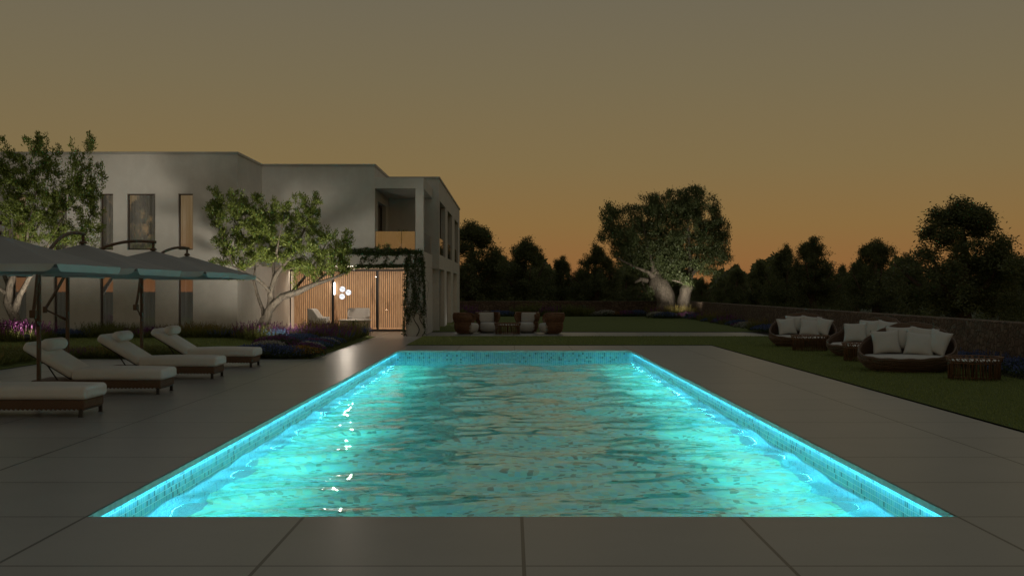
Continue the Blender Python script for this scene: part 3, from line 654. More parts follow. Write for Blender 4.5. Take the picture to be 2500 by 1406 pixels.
BG = [ # column, top row, distance, kind, width factor, label
 (1150,546,80,0,1.15,'dark tree rising just right of the house corner, tallest of the far wall group'),
 (1283,588,82,1,1.0,'dark rounded tree behind the armchairs on the terrace'),
 (1372,632,84,2,.8,'dark small pointed tree between two rounder ones left of the olives'),
 (1455,600,82,3,.95,'dark bushy tree directly left of the olive trees'),
 (1215,625,90,2,.9,'dark tree filling the gap behind the two trees nearest the house'),
 (1330,655,92,0,1.1,'dark low tree between the two leftmost rounded trees'),
 (1415,668,94,1,1.0,'dark low tree behind the gap left of the bushy one'),
 (1530,668,90,0,1.1,'dark low tree seen left behind the thick olive trunk'),
 (1600,680,88,2,1.2,'dark low tree directly behind the thick olive trunk'),
 (1650,678,92,3,1.2,'dark low tree seen between the two olive trunks'),
 (1712,682,88,1,.9,'dark low tree just right of the slim olive trunk'),
 (1765,688,100,2,1.1,'dark lowest treetop where the orange sky dips deepest'),
 (1800,658,84,0,.8,'dark tree with thin upright top right of the sky dip'),
 (1853,640,80,3,.8,'dark tree with two feathery tops behind the farthest daybed'),
 (1920,606,74,1,.8,'dark feathery tree left of the twin pointed tree'),
 (1985,588,70,2,1.0,'dark pointed tree above the middle of the right garden wall'),
 (2058,650,78,3,.9,'dark low tree in the notch right of the pointed tree'),
 (2140,590,62,0,1.0,'dark tree with single rounded tip above the middle daybed'),
 (2215,628,64,1,.9,'dark tree tucked left of the largest tree'),
 (2347,493,44,0,1.22,'dark largest tree towering over the right garden wall'),
 (2450,600,56,3,1.0,'dark tree leaning against the right side of the largest tree'),
 (2510,628,50,2,1.0,'dark tree cut by the right edge of the view'),
 (1880,672,95,0,1.3,'dark filler tree low behind the feathery treetops'),
 (2010,662,90,1,1.2,'dark filler tree behind the pointed tree'),
 (2090,668,88,2,1.2,'dark filler tree behind the notch'),
 (2280,655,74,3,1.1,'dark low tree behind the largest trunk, left side'),
 (2420,665,72,1,1.1,'dark low tree behind the largest trunk, right side')]
HB = 5.45
for i, (px, py, Y, k, wf, lab) in enumerate(BG):
    h = GZ(py, Y)+.15; s = h/HB; loc = (GX(px, Y), Y, -.08)
    if first[k]:
        o = proto[k]; first[k] = False; o.location = loc; o.rotation_euler = (0,0,i*1.3); o.scale = (s*wf*1.15, s*wf*1.15, s); o['label'] = lab
    else: dup(proto[k], loc, i*1.3, lab, (s*wf*1.15, s*wf*1.15, s))

# ------------------------------------------------------------------ flowers and ornamental grasses
def clump(kind, seed):
    r = np.random.default_rng(seed); spec = {
     'purple_spikes': ('petal_purple','leaf_grass',.42,.55), 'violet_spikes': ('petal_violet','leaf_grass',.42,.5), 'orange_grass': ('straw','leaf_grass',.48,.5), 'green_grass': ('leaf_grass','leaf_grass',.48,.5),
     'blue_spikes': ('petal_blue','leaf_ivy',.28,.55), 'sky_spikes': ('petal_sky','leaf_grass',.36,.5), 'blue_mound': ('petal_blue','leaf_ivy',.26,.6), 'violet_mound': ('petal_violet','leaf_ivy',.26,.6),
     'orange_mound': ('petal_orange','leaf_ivy',.24,.55), 'white_mound': ('petal_white','leaf_ivy',.26,.5)}[kind]
    pm, gm, h, rad = spec; col = kind.split('_')[0]
    root = thing('flower_clump' if 'grass' not in kind else 'grass_clump', kind, 'flowers' if 'grass' not in kind else 'ornamental grass', (0,-60,0))
    def disc(n): a = r.random(n)*2*PI; q = rad*np.sqrt(r.random(n)); return q*np.cos(a), q*np.sin(a), q
    if 'mound' in kind:
        n = 1700; x, y, q = disc(n); top = h*np.sqrt(np.clip(1-(q/rad)**2*.85, 0, 1)); z = top*r.random(n)**.4*.85; D = np.stack([x*.8, y*.8, np.full(n, .7)], 1)+r.normal(size=(n,3))*.5; D /= np.linalg.norm(D, axis=1, keepdims=True)
        leaves(np.stack([x,y,z],1), D, .06, .012, r, 'foliage', gm, root)
        n = 1100; x, y, q = disc(n); top = h*np.sqrt(np.clip(1-(q/rad)**2*.85, 0, 1)); z = top*(.8+.25*r.random(n)); D = r.normal(size=(n,3))+np.array([0,0,.6]); D /= np.linalg.norm(D, axis=1, keepdims=True)
        leaves(np.stack([x,y,z],1), D, .04, .016, r, 'blossoms', pm, root)
    else:
        n = 900; x, y, q = disc(n); D = np.stack([x*.5/rad, y*.5/rad, np.full(n, 1.2)], 1)+r.normal(size=(n,3))*.22; D /= np.linalg.norm(D, axis=1, keepdims=True)
        leaves(np.stack([x*.8,y*.8,0*x],1), D, h*.72, .008, r, 'foliage', gm, root)
        ns = 80; x, y, q = disc(ns); hh = h*(.75+.5*r.random(ns)); per = 12; X = np.repeat(x, per); Y = np.repeat(y, per); t = np.tile(np.linspace(.55, 1, per), ns); Z = np.repeat(hh, per)*t
        lx = np.repeat(x/rad*.12+r.normal(size=ns)*.03, per)*t; ly = np.repeat(y/rad*.12+r.normal(size=ns)*.03, per)*t
        D = r.normal(size=(ns*per,3))*.35+np.array([0,0,1.0]); D /= np.linalg.norm(D, axis=1, keepdims=True)
        leaves(np.stack([X+lx+r.normal(size=X.size)*.006, Y+ly+r.normal(size=X.size)*.006, Z],1), D, .045, .008, r, 'blossoms' if 'grass' not in kind else 'seed_heads', pm, root)
    return root
CL = {}; used = {}
NM = {'purple_spikes':'purple flower spikes','violet_spikes':'dark violet flower spikes','orange_grass':'orange tinted grass tuft','green_grass':'tall green grass tuft','blue_spikes':'low blue flower spikes','sky_spikes':'bright sky blue flower spikes','blue_mound':'low blue flower mound','violet_mound':'low violet flower mound','orange_mound':'low orange flower mound','white_mound':'pale white flower mound'}
rf = random.Random(5)
def plant(kind, x, y, z, place, s=1.0, label=None, hs=1.0):
    if kind not in CL: CL[kind] = clump(kind, len(CL)+30); o = CL[kind]; o.location = (x,y,z); o.rotation_euler = (0,0,rf.random()*6)
    else: o = dup(CL[kind], (x,y,z), rf.random()*6)
    s *= rf.uniform(.88, 1.14); o.scale = (s, s, s*hs*rf.uniform(.9,1.1)); g = NM[kind]+' '+place
    o['label'] = label or g; o['group'] = g
def zlb(x, y): return zl(x, y)-.01
# along the house front
segs = [(-90,-20,'orange_grass'),(-20,80,'purple_spikes'),(80,230,'blue_spikes'),(230,330,'green_grass'),(330,430,'violet_spikes'),(420,530,'orange_grass'),(530,600,'blue_spikes')]
for a, c, kd in segs:
    px = a
    while px < c:
        for row in (0, 1):
            Y = 37.75-.75*row+rf.uniform(-.12,.12); x = GX(px+rf.uniform(-8,8)+row*15, Y)
            if x < HX1-.1 or Y < 37.2: plant(kd, x, Y, zlb(x, Y), 'in the bed along the house wall', .95, hs=.78)
        px += 52
for px, Y, kd, s in ((10,34.3,'purple_spikes',1.15),(55,34.2,'purple_spikes',1.1),(-25,34.5,'orange_mound',1),(80,35,'purple_spikes',1.0),(30,35.6,'purple_spikes',1.0)):
    plant(kd, GX(px,Y), Y, zlb(GX(px,Y),Y), 'round the foot of the leftmost tree', s)
for px, Y, kd, s in ((600,36.9,'orange_mound',.8),(618,36.2,'purple_spikes',.85),(640,35.4,'purple_spikes',.9),(662,35.2,'sky_spikes',.7),(690,35.9,'violet_spikes',.75),(650,37.0,'purple_spikes',.9),(700,36.9,'violet_spikes',.55),(628,35.0,'green_grass',.7)):
    plant(kd, GX(px,Y), Y, zlb(GX(px,Y),Y), 'round the foot of the forked tree', s)
# below the canopy, low and sparse, then along the path
for px, kd in ((715,'blue_spikes'),(740,'blue_spikes'),(768,'green_grass'),(795,'green_grass'),(822,'violet_spikes'),(845,'green_grass')):
    Y = 40.6+rf.uniform(-.3,.3); plant(kd, GX(px,Y), Y, zlb(GX(px,Y),Y), 'on the lawn edge before the terrace', .72, hs=.7)
path = ['blue_mound','orange_mound','violet_mound','white_mound','blue_mound','violet_mound','blue_mound','white_mound','blue_mound','violet_spikes','blue_spikes','orange_grass','violet_spikes','orange_grass','orange_grass','blue_spikes','green_grass','blue_spikes']
for i, kd in enumerate(path):
    y = 28.75+i*.70
    for row in range(2 if i < 16 else 1): 
        x = -5.2-.72*row+rf.uniform(-.06,.06)
        k2 = kd if row == 0 or i > 8 else ('orange_mound','orange_mound','white_mound','violet_mound')[i % 4] if i < 4 else 'blue_mound'
        plant(k2, x, y+rf.uniform(-.1,.1), zlb(x, y), 'in the bed beside the paved path', .92)
# front edge of the left lawn: low blue on the right, tall grass further left
px = 610
while px < 770: Y = 28.85; plant('blue_mound' if px < 700 else 'orange_mound', GX(px,Y), Y, .02, 'on the front edge of the left lawn', 1.0); px += 42
for px, kd in ((185,'purple_spikes'),(225,'green_grass'),(262,'orange_grass'),(300,'orange_grass'),(338,'green_grass'),(376,'green_grass'),(414,'green_grass'),(450,'green_grass'),(490,'blue_mound'),(530,'blue_mound'),(572,'blue_mound')):
    for row in (0, 1): Y = 28.8+row*.7; plant(kd, GX(px,Y), Y, .02, 'on the front edge of the left lawn', 1.0, hs=.42)
for i in range(9):
    y = 20.6+i*.98
    for row in (0, 1):
        x = -10.85-.8*row; plant('green_grass' if i % 4 else 'orange_grass', x, y, .03, 'on the lawn edge behind the loungers', 1.1, hs=.5)
# right wall bed and far wall bed
kinds = ['blue_mound','violet_spikes','blue_spikes','violet_mound','orange_grass','blue_mound','orange_grass','violet_spikes','blue_spikes','violet_mound']
y = 22.0; i = 0
while y < 68.5:
    kd = kinds[i % 10] if y > 45 else ('blue_mound','blue_mound','violet_mound','blue_spikes')[i % 4]
    if 47 < y < 50.5: kd = 'white_mound'
    x = 9.55+rf.uniform(-.1,.1); plant(kd, x, y, .03, 'in the bed along the right garden wall', 1.0 if kd != 'white_mound' else 1.1, hs=.95); y += .95+.25*(y > 45); i += 1
for i, (px, kd) in enumerate(((1135,'violet_spikes'),(1160,'violet_mound'),(1185,'white_mound'),(1215,'blue_mound'),(1240,'blue_mound'),(1268,'green_grass'),(1295,'green_grass'),(1325,'violet_spikes'),(1350,'violet_spikes'),(1375,'green_grass'),(1400,'green_grass'),(1428,'green_grass'),(1455,'white_mound'),(1480,'white_mound'),(1505,'orange_mound'),(1530,'violet_mound'),(1555,'blue_mound'),(1580,'violet_mound'),(1600,'orange_grass'))):
    Y = 69.2; plant(kd, GX(px,Y), Y, .09, 'along the foot of the far garden wall', 1.15)
for px, Y, kd in ((1612,66.2,'purple_spikes'),(1632,65.6,'orange_grass'),(1605,64.9,'white_mound'),(1655,65.4,'orange_grass'),(1640,64.8,'violet_mound'),(1662,64.7,'violet_mound'),(1682,65.5,'orange_grass'),(1695,66.2,'orange_grass'),(1625,64.6,'blue_mound'),(1685,64.8,'violet_mound')):
    plant(kd, GX(px,Y), Y, .08, 'round the feet of the olive trees', 1.1)
for x0, x1, y0, y1, z in ((PTH0-1.5, PTH0-.08, 28.3, 41.6, None),): pass
b = MB(); b.box(9.05, 9.995, 14, 69.98, -.03, .022)
struct('soil', b, M['soil'])

# ------------------------------------------------------------------ climbing plant on the canopy and fin wall
ivy = thing('climbing_plant', 'dark leafy creeper hanging over the canopy edge and down the fin wall', 'climbing plant', (-3.6, 41.85, 0))
r = np.random.default_rng(8); b = MB(); LP = []; yv = 41.86
def vine(P, rad, per=60, spread=.05, skip=0):
    b.tube([tuple(p) for p in P], [rad*(1-.6*i/(len(P)-1)) for i in range(len(P))], 4)
    PP = np.array(P); n = per*(len(P)-1); t = skip+(1-skip)*r.random(n); k = np.clip((t*(len(P)-1)).astype(int), 0, len(P)-2); f = t*(len(P)-1)-k
    LP.append(PP[k]*(1-f[:,None])+PP[k+1]*f[:,None]+r.normal(size=(n,3))*np.array([spread, .025, spread])-np.array([0,.03,0]))
def walk(x, z, dx, dz, n, step=.12, wob=.05, ylo=None):
    P = [(x, yv, z)]
    for i in range(n): x += dx*step+r.normal()*wob; z += dz*step+r.normal()*wob*.6; P.append((x, yv, max(z, .02)))
    return P
OX, OY = -3.6, 41.85
for k in range(7):   # horizontal along the top edge
    vine(walk(-3.1, 2.93-.05*r.random(), -1, 0, 20+int(14*r.random()), .1, .02), .012, 12, .03)
for k in range(8): vine(walk(-3.2-1.9*r.random(), 2.92, -.6, -.6, 4+int(5*r.random()), .12, .05), .008, 14, .03)
for k in range(7): vine(walk(-3.25-.6*r.random(), 2.42, -1, 0, 12+int(8*r.random()), .1, .012), .006, 14, .018)
for k in range(8):   # down the fin
    x0 = -3.05-.62*r.random(); P = walk(x0, 2.92, 0, -1, 12+int(9*r.random()), .12, .035); vine(P, .010, 12, .045)
for x0 in (-3.62, -3.6, -3.08, -3.06, -3.1):
    P = walk(x0, 2.7, (-.02 if x0 < -3.3 else .02), -1, 22, .12, .018); vine(P, .014, 18, .028)
for x0, d in ((-3.55, -1), (-3.5, -1), (-3.15, 1), (-3.35, 1)):
    z = .02; P = []; x = x0+(-.1 if d < 0 else .08)
    for i in range(11): P.append((x+.10*math.sin(i*.9)*d, yv-.005, z)); z += .12
    b.tube(P, [.018-.001*i for i in range(11)], 5)
LP = np.vstack(LP); LP = LP[(LP[:,2] > .05) & (LP[:,0] < -2.97)]; off = np.array([OX, OY, 0])
b.v = [(x-OX, y-OY, z) for x, y, z in b.v]; b.build('stem', M['stem_brown'], ivy, smooth=True)
D = r.normal(size=LP.shape)+np.array([0,-.4,-.7]); D /= np.linalg.norm(D, axis=1, keepdims=True); leaves(LP-off, D, .06, .02, r, 'foliage', 'leaf_ivy', ivy)
# side spill on the fin's east face top
ivs = []
# balcony plant
bp = thing('potted_plant', 'small green broad leaved plant standing on the balcony', 'potted plant', (GX(978,43.6), 43.6, 2.92))
b = MB(); b.lathe([(0,0),(.12,0),(.16,.32),(.13,.32),(.12,.28),(0,.28)], 16); b.build('pot', M['pale_top'], bp, smooth=True)
b = MB(); rr = random.Random(4)
for k in range(22):
    a = rr.random()*6.28; l = .35+.4*rr.random(); P = []
    for i in range(6):
        t = i/5; q = l*.45*t**1.3; P.append(Vector((q*math.cos(a), q*math.sin(a), .3+l*(t-.25*t*t))))
    sd = Vector((-math.sin(a), math.cos(a), 0)); vs = []
    for i, p in enumerate(P): wv = .05*math.sin(PI*(.12+.85*i/5)); vs += [p-sd*wv, p+sd*wv]
    b.add(vs, [(2*i,2*i+1,2*i+3,2*i+2) for i in range(5)])
b.build('foliage', M['leaf_green'], bp)

# ------------------------------------------------------------------ sun loungers
def lounger(label, loc):
    t = thing('sun_lounger', label, 'sun lounger', loc, 0, 'sun loungers beside the pool')
    Lg, Wd = 2.0, .80   # x from -Lg to 0, y from 0 to Wd
    b = MB(); b.box(-Lg, -.02, .02, Wd-.02, .100, .215); b.build('frame', M['wicker_base'], t, bevel=.015, seg=2)
    for k in range(22): pass
    b = MB()
    for k in range(34): b.tube([(-Lg+.03+k*.0585, .018, .103), (-Lg+.06+k*.0585, .018, .096)], .010, 5)
    b.build('weave_edge', M['wicker_base'], t)
    for x, y in ((-.06,.03),(-.06,Wd-.03),(-Lg+.08,.03),(-Lg+.08,Wd-.03)):
        b = MB(); b.box(x-.022, x+.022, y-.02, y+.02, 0, .1); b.box(x-.03, x+.03, y-.026, y+.026, 0, .008); b.build('leg', M['dark_metal'], t, bevel=.003, seg=1)
    b = MB(); b.box(-.09, -.03, .05, Wd-.05, .082, .098); b.build('foot_bar', M['dark_metal'], t)
    def soft(x0, x1, y0, y1, th, crown, r=.055):
        # upholstered slab: a box with a round rim and a slightly domed top
        bm = bmesh.new(); bmesh.ops.create_cube(bm, size=2); bmesh.ops.subdivide_edges(bm, edges=bm.edges[:], cuts=17, use_grid_fill=True)
        hx, hy, hz = (x1-x0)/2, (y1-y0)/2, th/2; r = min(r, hz*.96); vs = []
        def w1(t, h): s_ = 1 if t >= 0 else -1; t = abs(t); return s_*(h-r)*(t/.5) if t < .5 else s_*(h-r + r*(t-.5)/.5)
        for v in bm.verts:
            p = Vector((w1(v.co.x, hx), w1(v.co.y, hy), w1(v.co.z, hz))); q = Vector([max(-(h-r), min(h-r, c)) for c, h in zip(p, (hx, hy, hz))]); d = p-q
            if d.length > 1e-6:
                m_ = max(abs(c) for c in d); d = d.normalized()*m_
            p = q+d; u, v_ = p.x/hx, p.y/hy; k = (1-u*u)*(1-v_*v_)
            p.z += crown*k*(1 if p.z > 0 else 0)*1.3; p.y += (.012 if p.y > 0 else -.012)*(1-u**4)*(1-(p.z/hz)**2) if abs(v_) > .9 else 0
            vs.append((p.x+(x0+x1)/2, p.y+(y0+y1)/2, p.z+hz))
        fs = [tuple(v.index for v in f.verts) for f in bm.faces]; bm.free(); return vs, fs
    vs, fs = soft(-1.385, .025, -.005, Wd+.005, .170, .022); b = MB(); b.add([(x,y,z+.216) for x,y,z in vs], fs); b.build('seat_cushion', M['cushion_cloth'], t, smooth=True, merge=True)
    ang = R(31); vs, fs = soft(0, .88, -.005, Wd+.005, .15, .015); b = MB(); ca, sa = math.cos(ang), math.sin(ang)
    b.add([(-1.395-(x*ca)+z*sa*0-(-z*sa)*0 - z*(-sa)*0 + z*sa, y, .235+x*sa+z*ca) for x,y,z in vs], fs); b.build('back_cushion', M['cushion_cloth'], t, smooth=True, merge=True)
    # seam roll across the top of the back
    b = MB(); cx_, cz_ = -1.395-.60*ca+.247*sa, .235+.60*sa+.247*ca; n = 20; prof = []
    for i, yy in enumerate(np.linspace(.06, Wd-.06, 15)):
        q = (yy-.06)/(Wd-.12); e_ = min(q, 1-q); rad = .095*(1 if e_ > .1 else (1-(1-e_/.1)**3.5)**.4) if e_ > 0 else .03
        prof.append((yy, max(.02, rad)))
    vs = []; 
    for yy, rad in prof:
        for k in range(n): a = 2*PI*k/n; vs.append((cx_+rad*1.08*math.cos(a), yy, cz_+rad*math.sin(a)))
    fs = [(i*n+k, i*n+(k+1)%n, (i+1)*n+(k+1)%n, (i+1)*n+k) for i in range(14) for k in range(n)] + [tuple(range(n)), tuple(14*n+k for k in range(n))]
    b.add(vs, fs); b.build('head_roll', M['cushion_cloth'], t, smooth=True, merge=True)
    b = MB()
    for y in (.12, Wd-.12):
        b.tube([(-1.62,y,.20),(-1.80,y,.46)], .012, 6); b.tube([(-1.42,y,.225),(-2.08,y,.62)], .012, 6)
    b.tube([(-1.80,.12,.46),(-1.80,Wd-.12,.46)], .01, 6); b.build('back_support', M['dark_metal'], t)
    b = MB(); c1, s1 = -1.395-.42*ca, .235+.42*sa
    return t
L0 = lounger('sun lounger nearest the camera, cut by the left edge of the view', (-5.36, 15.33, 0))
for y, lab, dx_ in ((18.68,'sun lounger with the parasol pole crossing its head, second from the camera',-.0),(21.94,'sun lounger third from the camera, its foot end showing beyond the second',.03),(25.20,'farthest sun lounger, beside the low blue flowers',.03)):
    dup(L0, (-5.36+dx_, y, 0), 0, lab)

# ------------------------------------------------------------------ cantilever parasols
def parasol(label, peak, pole, half=1.15):
    px, py = pole; t = thing('cantilever_parasol', label, 'parasol', (px, py, 0), 0, 'grey cantilever parasols over the loungers')
    P = Vector((peak[0]-px, peak[1]-py, 0)); d = P.normalized(); Lp = P.length
    b = MB(); b.tube([(0,0,0),(0,0,1.92)], .032, 12); b.tube([(0,0,0),(0,0,.02)], .3, 20); b.build('pole', M['brown_metal'], t, smooth=False)
    u0 = -.16 if Lp < 1.36 else -.36
    ctrl = [(u0,1.27),(u0*.55,1.55),(0,1.90),(.28,2.14),(.6,2.33),(.9,2.42),(1.15,2.445),(Lp,2.435),(Lp+.05,2.433)]
    ctrl = [(u, z) for u, z in ctrl if u <= Lp+.051]
    # smooth the arm
    pts = []
    for i in range(len(ctrl)-1):
        p0 = ctrl[max(0,i-1)]; p1 = ctrl[i]; p2 = ctrl[i+1]; p3 = ctrl[min(len(ctrl)-1,i+2)]
        for k in range(5):
            s = k/5; f = lambda a, b_, c, e_: .5*((2*b_)+(c-a)*s+(2*a-5*b_+4*c-e_)*s*s+(3*b_-a-3*c+e_)*s**3)
            u, z = f(p0[0],p1[0],p2[0],p3[0]), f(p0[1],p1[1],p2[1],p3[1]); pts.append((d.x*u, d.y*u, z))
    u, z = ctrl[-1]; pts.append((d.x*u, d.y*u, z))
    b = MB(); b.tube(pts, .026, 10); b.build('arm', M['brown_metal'], t, smooth=True)
    b = MB(); a = (d.x*u0, d.y*u0, 1.27); b.tube([a, (0,0,1.08)], .015, 8); b.tube([tuple(Vector(a).lerp(Vector((0,0,1.08)), q)) for q in (.62,.92)], .024, 8); b.build('strut', M['brown_metal'], t, smooth=True)
    b = MB(); b.box(-.035,.035,-.045,.045,-.05,.06, rot=Matrix.Rotation(math.atan2(d.y,d.x),3,'Z'), at=(d.x*u0, d.y*u0, 1.26)); b.build('crank_handle', M['brown_metal'], t, bevel=.008)
    b = MB(); b.tube([(P.x,P.y,2.41),(P.x,P.y,2.30)], .022, 10); b.tube([(P.x,P.y,2.335),(P.x,P.y,2.315),(P.x,P.y,2.295),(P.x,P.y,2.28)], [.03,.055,.06,.035], 14); b.build('finial', M['brown_metal'], t, smooth=True)
    # canopy: square pyramid with slightly sagging panels
    b = MB(); zt, ze = 2.285, 1.895; n = 12
    for k in range(4):
        a0 = PI/4+k*PI/2; c0 = Vector((math.cos(a0), math.sin(a0)))*half*math.sqrt(2); c1 = Vector((math.cos(a0+PI/2), math.sin(a0+PI/2)))*half*math.sqrt(2); vs = []; fs = []
        for i in range(n+1):
            s = i/n
            for j in range(n+1):
                q = j/n; e_ = c0.lerp(c1, q)*s; sag = -.035*math.sin(PI*s)*math.sin(PI*q); vs.append((P.x+e_.x, P.y+e_.y, zt+(ze-zt)*s+sag))
        for i in range(n):
            for j in range(n): A = i*(n+1)+j; fs.append((A, A+n+1, A+n+2, A+1))
        b.add(vs, fs)
    cn = b.build('canopy', M['canopy_cloth'], t, smooth=True, merge=True)
    for k in range(4):   # valance: a hanging flap on each side, cut back at its ends
        a0 = PI/4+k*PI/2; c0 = Vector((math.cos(a0), math.sin(a0), 0))*half*math.sqrt(2); c1 = Vector((math.cos(a0+PI/2), math.sin(a0+PI/2), 0))*half*math.sqrt(2)
        m = 40; out = ((c0+c1)/2).normalized(); vs = []; zp = Vector((P.x, P.y, 0)); b = MB()
        for i in range(m+1):
            q = i/m; e_ = c0.lerp(c1, q)+zp+out*.012; dist = min(q, 1-q)*2*half; h = .085*min(1, (max(0, dist)/.10))**.5 if dist < .10 else .085
            wv = .006*math.sin(q*24); vs += [tuple(e_+Vector((0,0,ze+.004))), tuple(e_+out*(wv+.008)+Vector((0,0,ze-h)))]
        b.add(vs, [(2*i,2*i+2,2*i+3,2*i+1) for i in range(m)]); b.build('valance', M['valance_pool_lit'], cn, smooth=True)
    for k in range(4):
        a0 = PI/4+k*PI/2; b = MB(); b.tube([(P.x, P.y, 2.25),(P.x+math.cos(a0)*half*1.40, P.y+math.sin(a0)*half*1.40, 1.885)], .012, 6); b.build('rib', M['brown_metal'], t)
    return t
parasol('grey square parasol nearest the camera, its peak cut off by the left edge', (-6.40,15.2), (-7.1,13.9))
parasol('grey square parasol second from the camera, pole crossing the second lounger', (-6.44,18.35), (GX(95,17.0),17.0))
parasol('grey square parasol third from the camera, long curved arm and wide handle', (-6.28,21.4), (GX(165,20.8),20.8), 1.2)
parasol('farthest grey square parasol, its corner touching the forked tree', (-6.54,24.6), (GX(346,23.4),23.4), 1.14)

# ------------------------------------------------------------------ rattan armchairs on the terrace (face -y)
def armchair(label, loc, rz):
    t = thing('rattan_armchair', label, 'armchair', loc, rz, 'tub armchairs on the terrace')
    b = MB(); n = 46; amax = R(128); prof = [(.30,.03),(.36,.10),(.405,.2),(.41,.34),(.40,.40),(.44,.48),(.468,.58),(.465,.68),(.44,.755)]
    def cut(a, z):   # front opening widens above the seat
        return True
    for k in range(n+1):
        f = k/n; a = PI/2+(f*2-1)*amax; lim = abs(f*2-1)
        pp = prof if lim < .80 else [q for q in prof]
        dz = -.10*max(0, (lim-.7)/.3)**2
        b.tube([(q[0]*math.cos(a), q[0]*math.sin(a), q[1]+(dz if q[1] > .5 else 0)) for q in pp], .011, 5)
    for z, rad in ((.05,.315),(.40,.402),(.755,.44)):
        m = 30; P = []
        for k in range(m+1):
            f = k/m; a = PI/2+(f*2-1)*amax; lim = abs(f*2-1); dz = -.10*max(0, (lim-.7)/.3)**2 if z > .5 else 0; P.append((rad*math.cos(a), rad*math.sin(a), z+dz))
        b.tube(P, .018, 6)
    m = 36; rings = []; vs = []; fs = []       # thin woven skin behind the ribs
    for q in prof:
        for k in range(m+1):
            f = k/m; a = PI/2+(f*2-1)*amax; lim = abs(f*2-1); dz = -.10*max(0, (lim-.7)/.3)**2 if q[1] > .5 else 0
            vs.append(((q[0]-.008)*math.cos(a), (q[0]-.008)*math.sin(a), q[1]+dz))
    for i in range(len(prof)-1):
        for k in range(m): A = i*(m+1)+k; fs.append((A,A+1,A+m+2,A+m+1))
    b.add(vs, fs); b.build('shell', M['rattan'], t, smooth=True)
    b = MB(); P = [(0,.035),(.22,.035),(.30,.07),(.355,.16),(.37,.27),(.36,.34),(.32,.385),(.2,.40),(0,.402)]; b.lathe(P, 32); b.v = [(x, y*1.10-.07, z) for x, y, z in b.v]; b.build('seat_cushion', M['cushion_white'], t, smooth=True, merge=True)
    b = MB(); rot = Matrix.Rotation(R(-10), 3, 'X'); b.box(-.29,.29,-.07,.07,0,.36, rot=rot, at=(0,.20,.39)); b.build('back_cushion', M['cushion_white'], t, bevel=.045, seg=4, smooth=True)
    b = MB(); b.tube([(0,0,0),(0,0,.035)], .26, 24); b.build('base', M['dark_metal'], t)
    return t
A0 = armchair('brown rattan tub armchair at the left end of the terrace set, facing right', (GX(1137,44.4),44.4,0), R(82))
for px, Y, rz, lab in ((1190,45.5,12,'brown rattan tub armchair facing forward, left of the round wicker table'),(1287,45.5,-16,'brown rattan tub armchair facing forward, right of the round wicker table'),(1347,44.4,-84,'brown rattan tub armchair at the right end of the terrace set, facing left')):
    dup(A0, (GX(px,Y),Y,0), R(rz), lab)

# ------------------------------------------------------------------ stick tables
def sticktable(label, loc, seed=1):
    t = thing('wicker_table', label, 'table', loc, 0, 'round tables of bundled rattan sticks')
    rr = random.Random(seed); b = MB(); n = 54; R0 = .43
    for k in range(n):
        a = 2*PI*k/n+rr.uniform(-.03,.03); a2 = a+rr.uniform(-.05,.05); q = R0+rr.uniform(-.012,.012)
        b.tube([(q*math.cos(a), q*math.sin(a), 0),(q*math.cos(a2), q*math.sin(a2), .30),((q+.055)*math.cos(a2+.09*(-1)**k), (q+.055)*math.sin(a2+.09*(-1)**k), .405)], rr.uniform(.009,.013), 5)
    b.build('stick_ring', M['rattan'], t, smooth=True)
    b = MB()
    for rad, z, w_ in ((.475,.395,.012),(.44,.30,.010),(.425,.05,.009)):
        b.tube([(rad*math.cos(2*PI*k/40), rad*math.sin(2*PI*k/40), z+rr.uniform(-.004,.004)) for k in range(41)], w_, 6)
    for k in range(30):
        a = 2*PI*k/30; b.tube([(.47*math.cos(a), .47*math.sin(a), .40),(.47*math.cos(a+.22), .47*math.sin(a+.22), .315)], .008, 4)
    b.build('rim', M['rattan'], t, smooth=True)
    b = MB(); b.lathe([(0,.325),(.415,.325),(.42,.335),(.415,.345),(0,.345)], 40); b.build('tabletop', M['pale_top'], t)
    return t
S0 = sticktable('round rattan stick table between the four terrace armchairs', (GX(1239,44.2),44.2,0))
for px, Y, lab in ((1977,32.0,'round rattan stick table in front of the farthest daybed'),(2110,27.3,'round rattan stick table half hidden between the middle and nearest daybed'),(2379,21.7,'round rattan stick table nearest the camera, right of the nearest daybed')):
    dup(S0, (GX(px,Y),Y,.012), Y, lab)

# ------------------------------------------------------------------ nest daybeds with pillows (open side -y)
def pillow(name, w_, h_, th):
    n = 16; vs = []; fs = []
    for side in (1, -1):
        for j in range(n+1):
            for i in range(n+1):
                u = 2*i/n-1; v = 2*j/n-1; k = (max(0, 1-abs(u)**2.4)*max(0, 1-abs(v)**2.4))**.5
                pu = u*(1-.09*(1-v*v)); pv = v*(1-.09*(1-u*u)) if True else v
                pu = u*(1-.10*(math.cos(v*PI/2))); pv = v*(1-.12*(math.cos(u*PI/2)))
                vs.append((pu*w_/2, -side*th/2*k, pv*h_/2))
    o = (n+1)**2
    for j in range(n):
        for i in range(n): a = j*(n+1)+i; fs.append((a,a+1,a+n+2,a+n+1)); fs.append((o+a,o+a+n+1,o+a+n+2,o+a+1))
    b = MB(); b.add(vs, fs); return b
PM = pillow('p', .58, .50, .18)
pme = bpy.data.meshes.new('pillow'); pme.from_pydata(PM.v, [], PM.f); bm_ = bmesh.new(); bm_.from_mesh(pme); bmesh.ops.remove_doubles(bm_, verts=bm_.verts, dist=1e-5); bmesh.ops.recalc_face_normals(bm_, faces=bm_.faces); bm_.to_mesh(pme); bm_.free()
pme.polygons.foreach_set('use_smooth', [True]*len(pme.polygons)); pme.materials.append(M['cushion_white'])
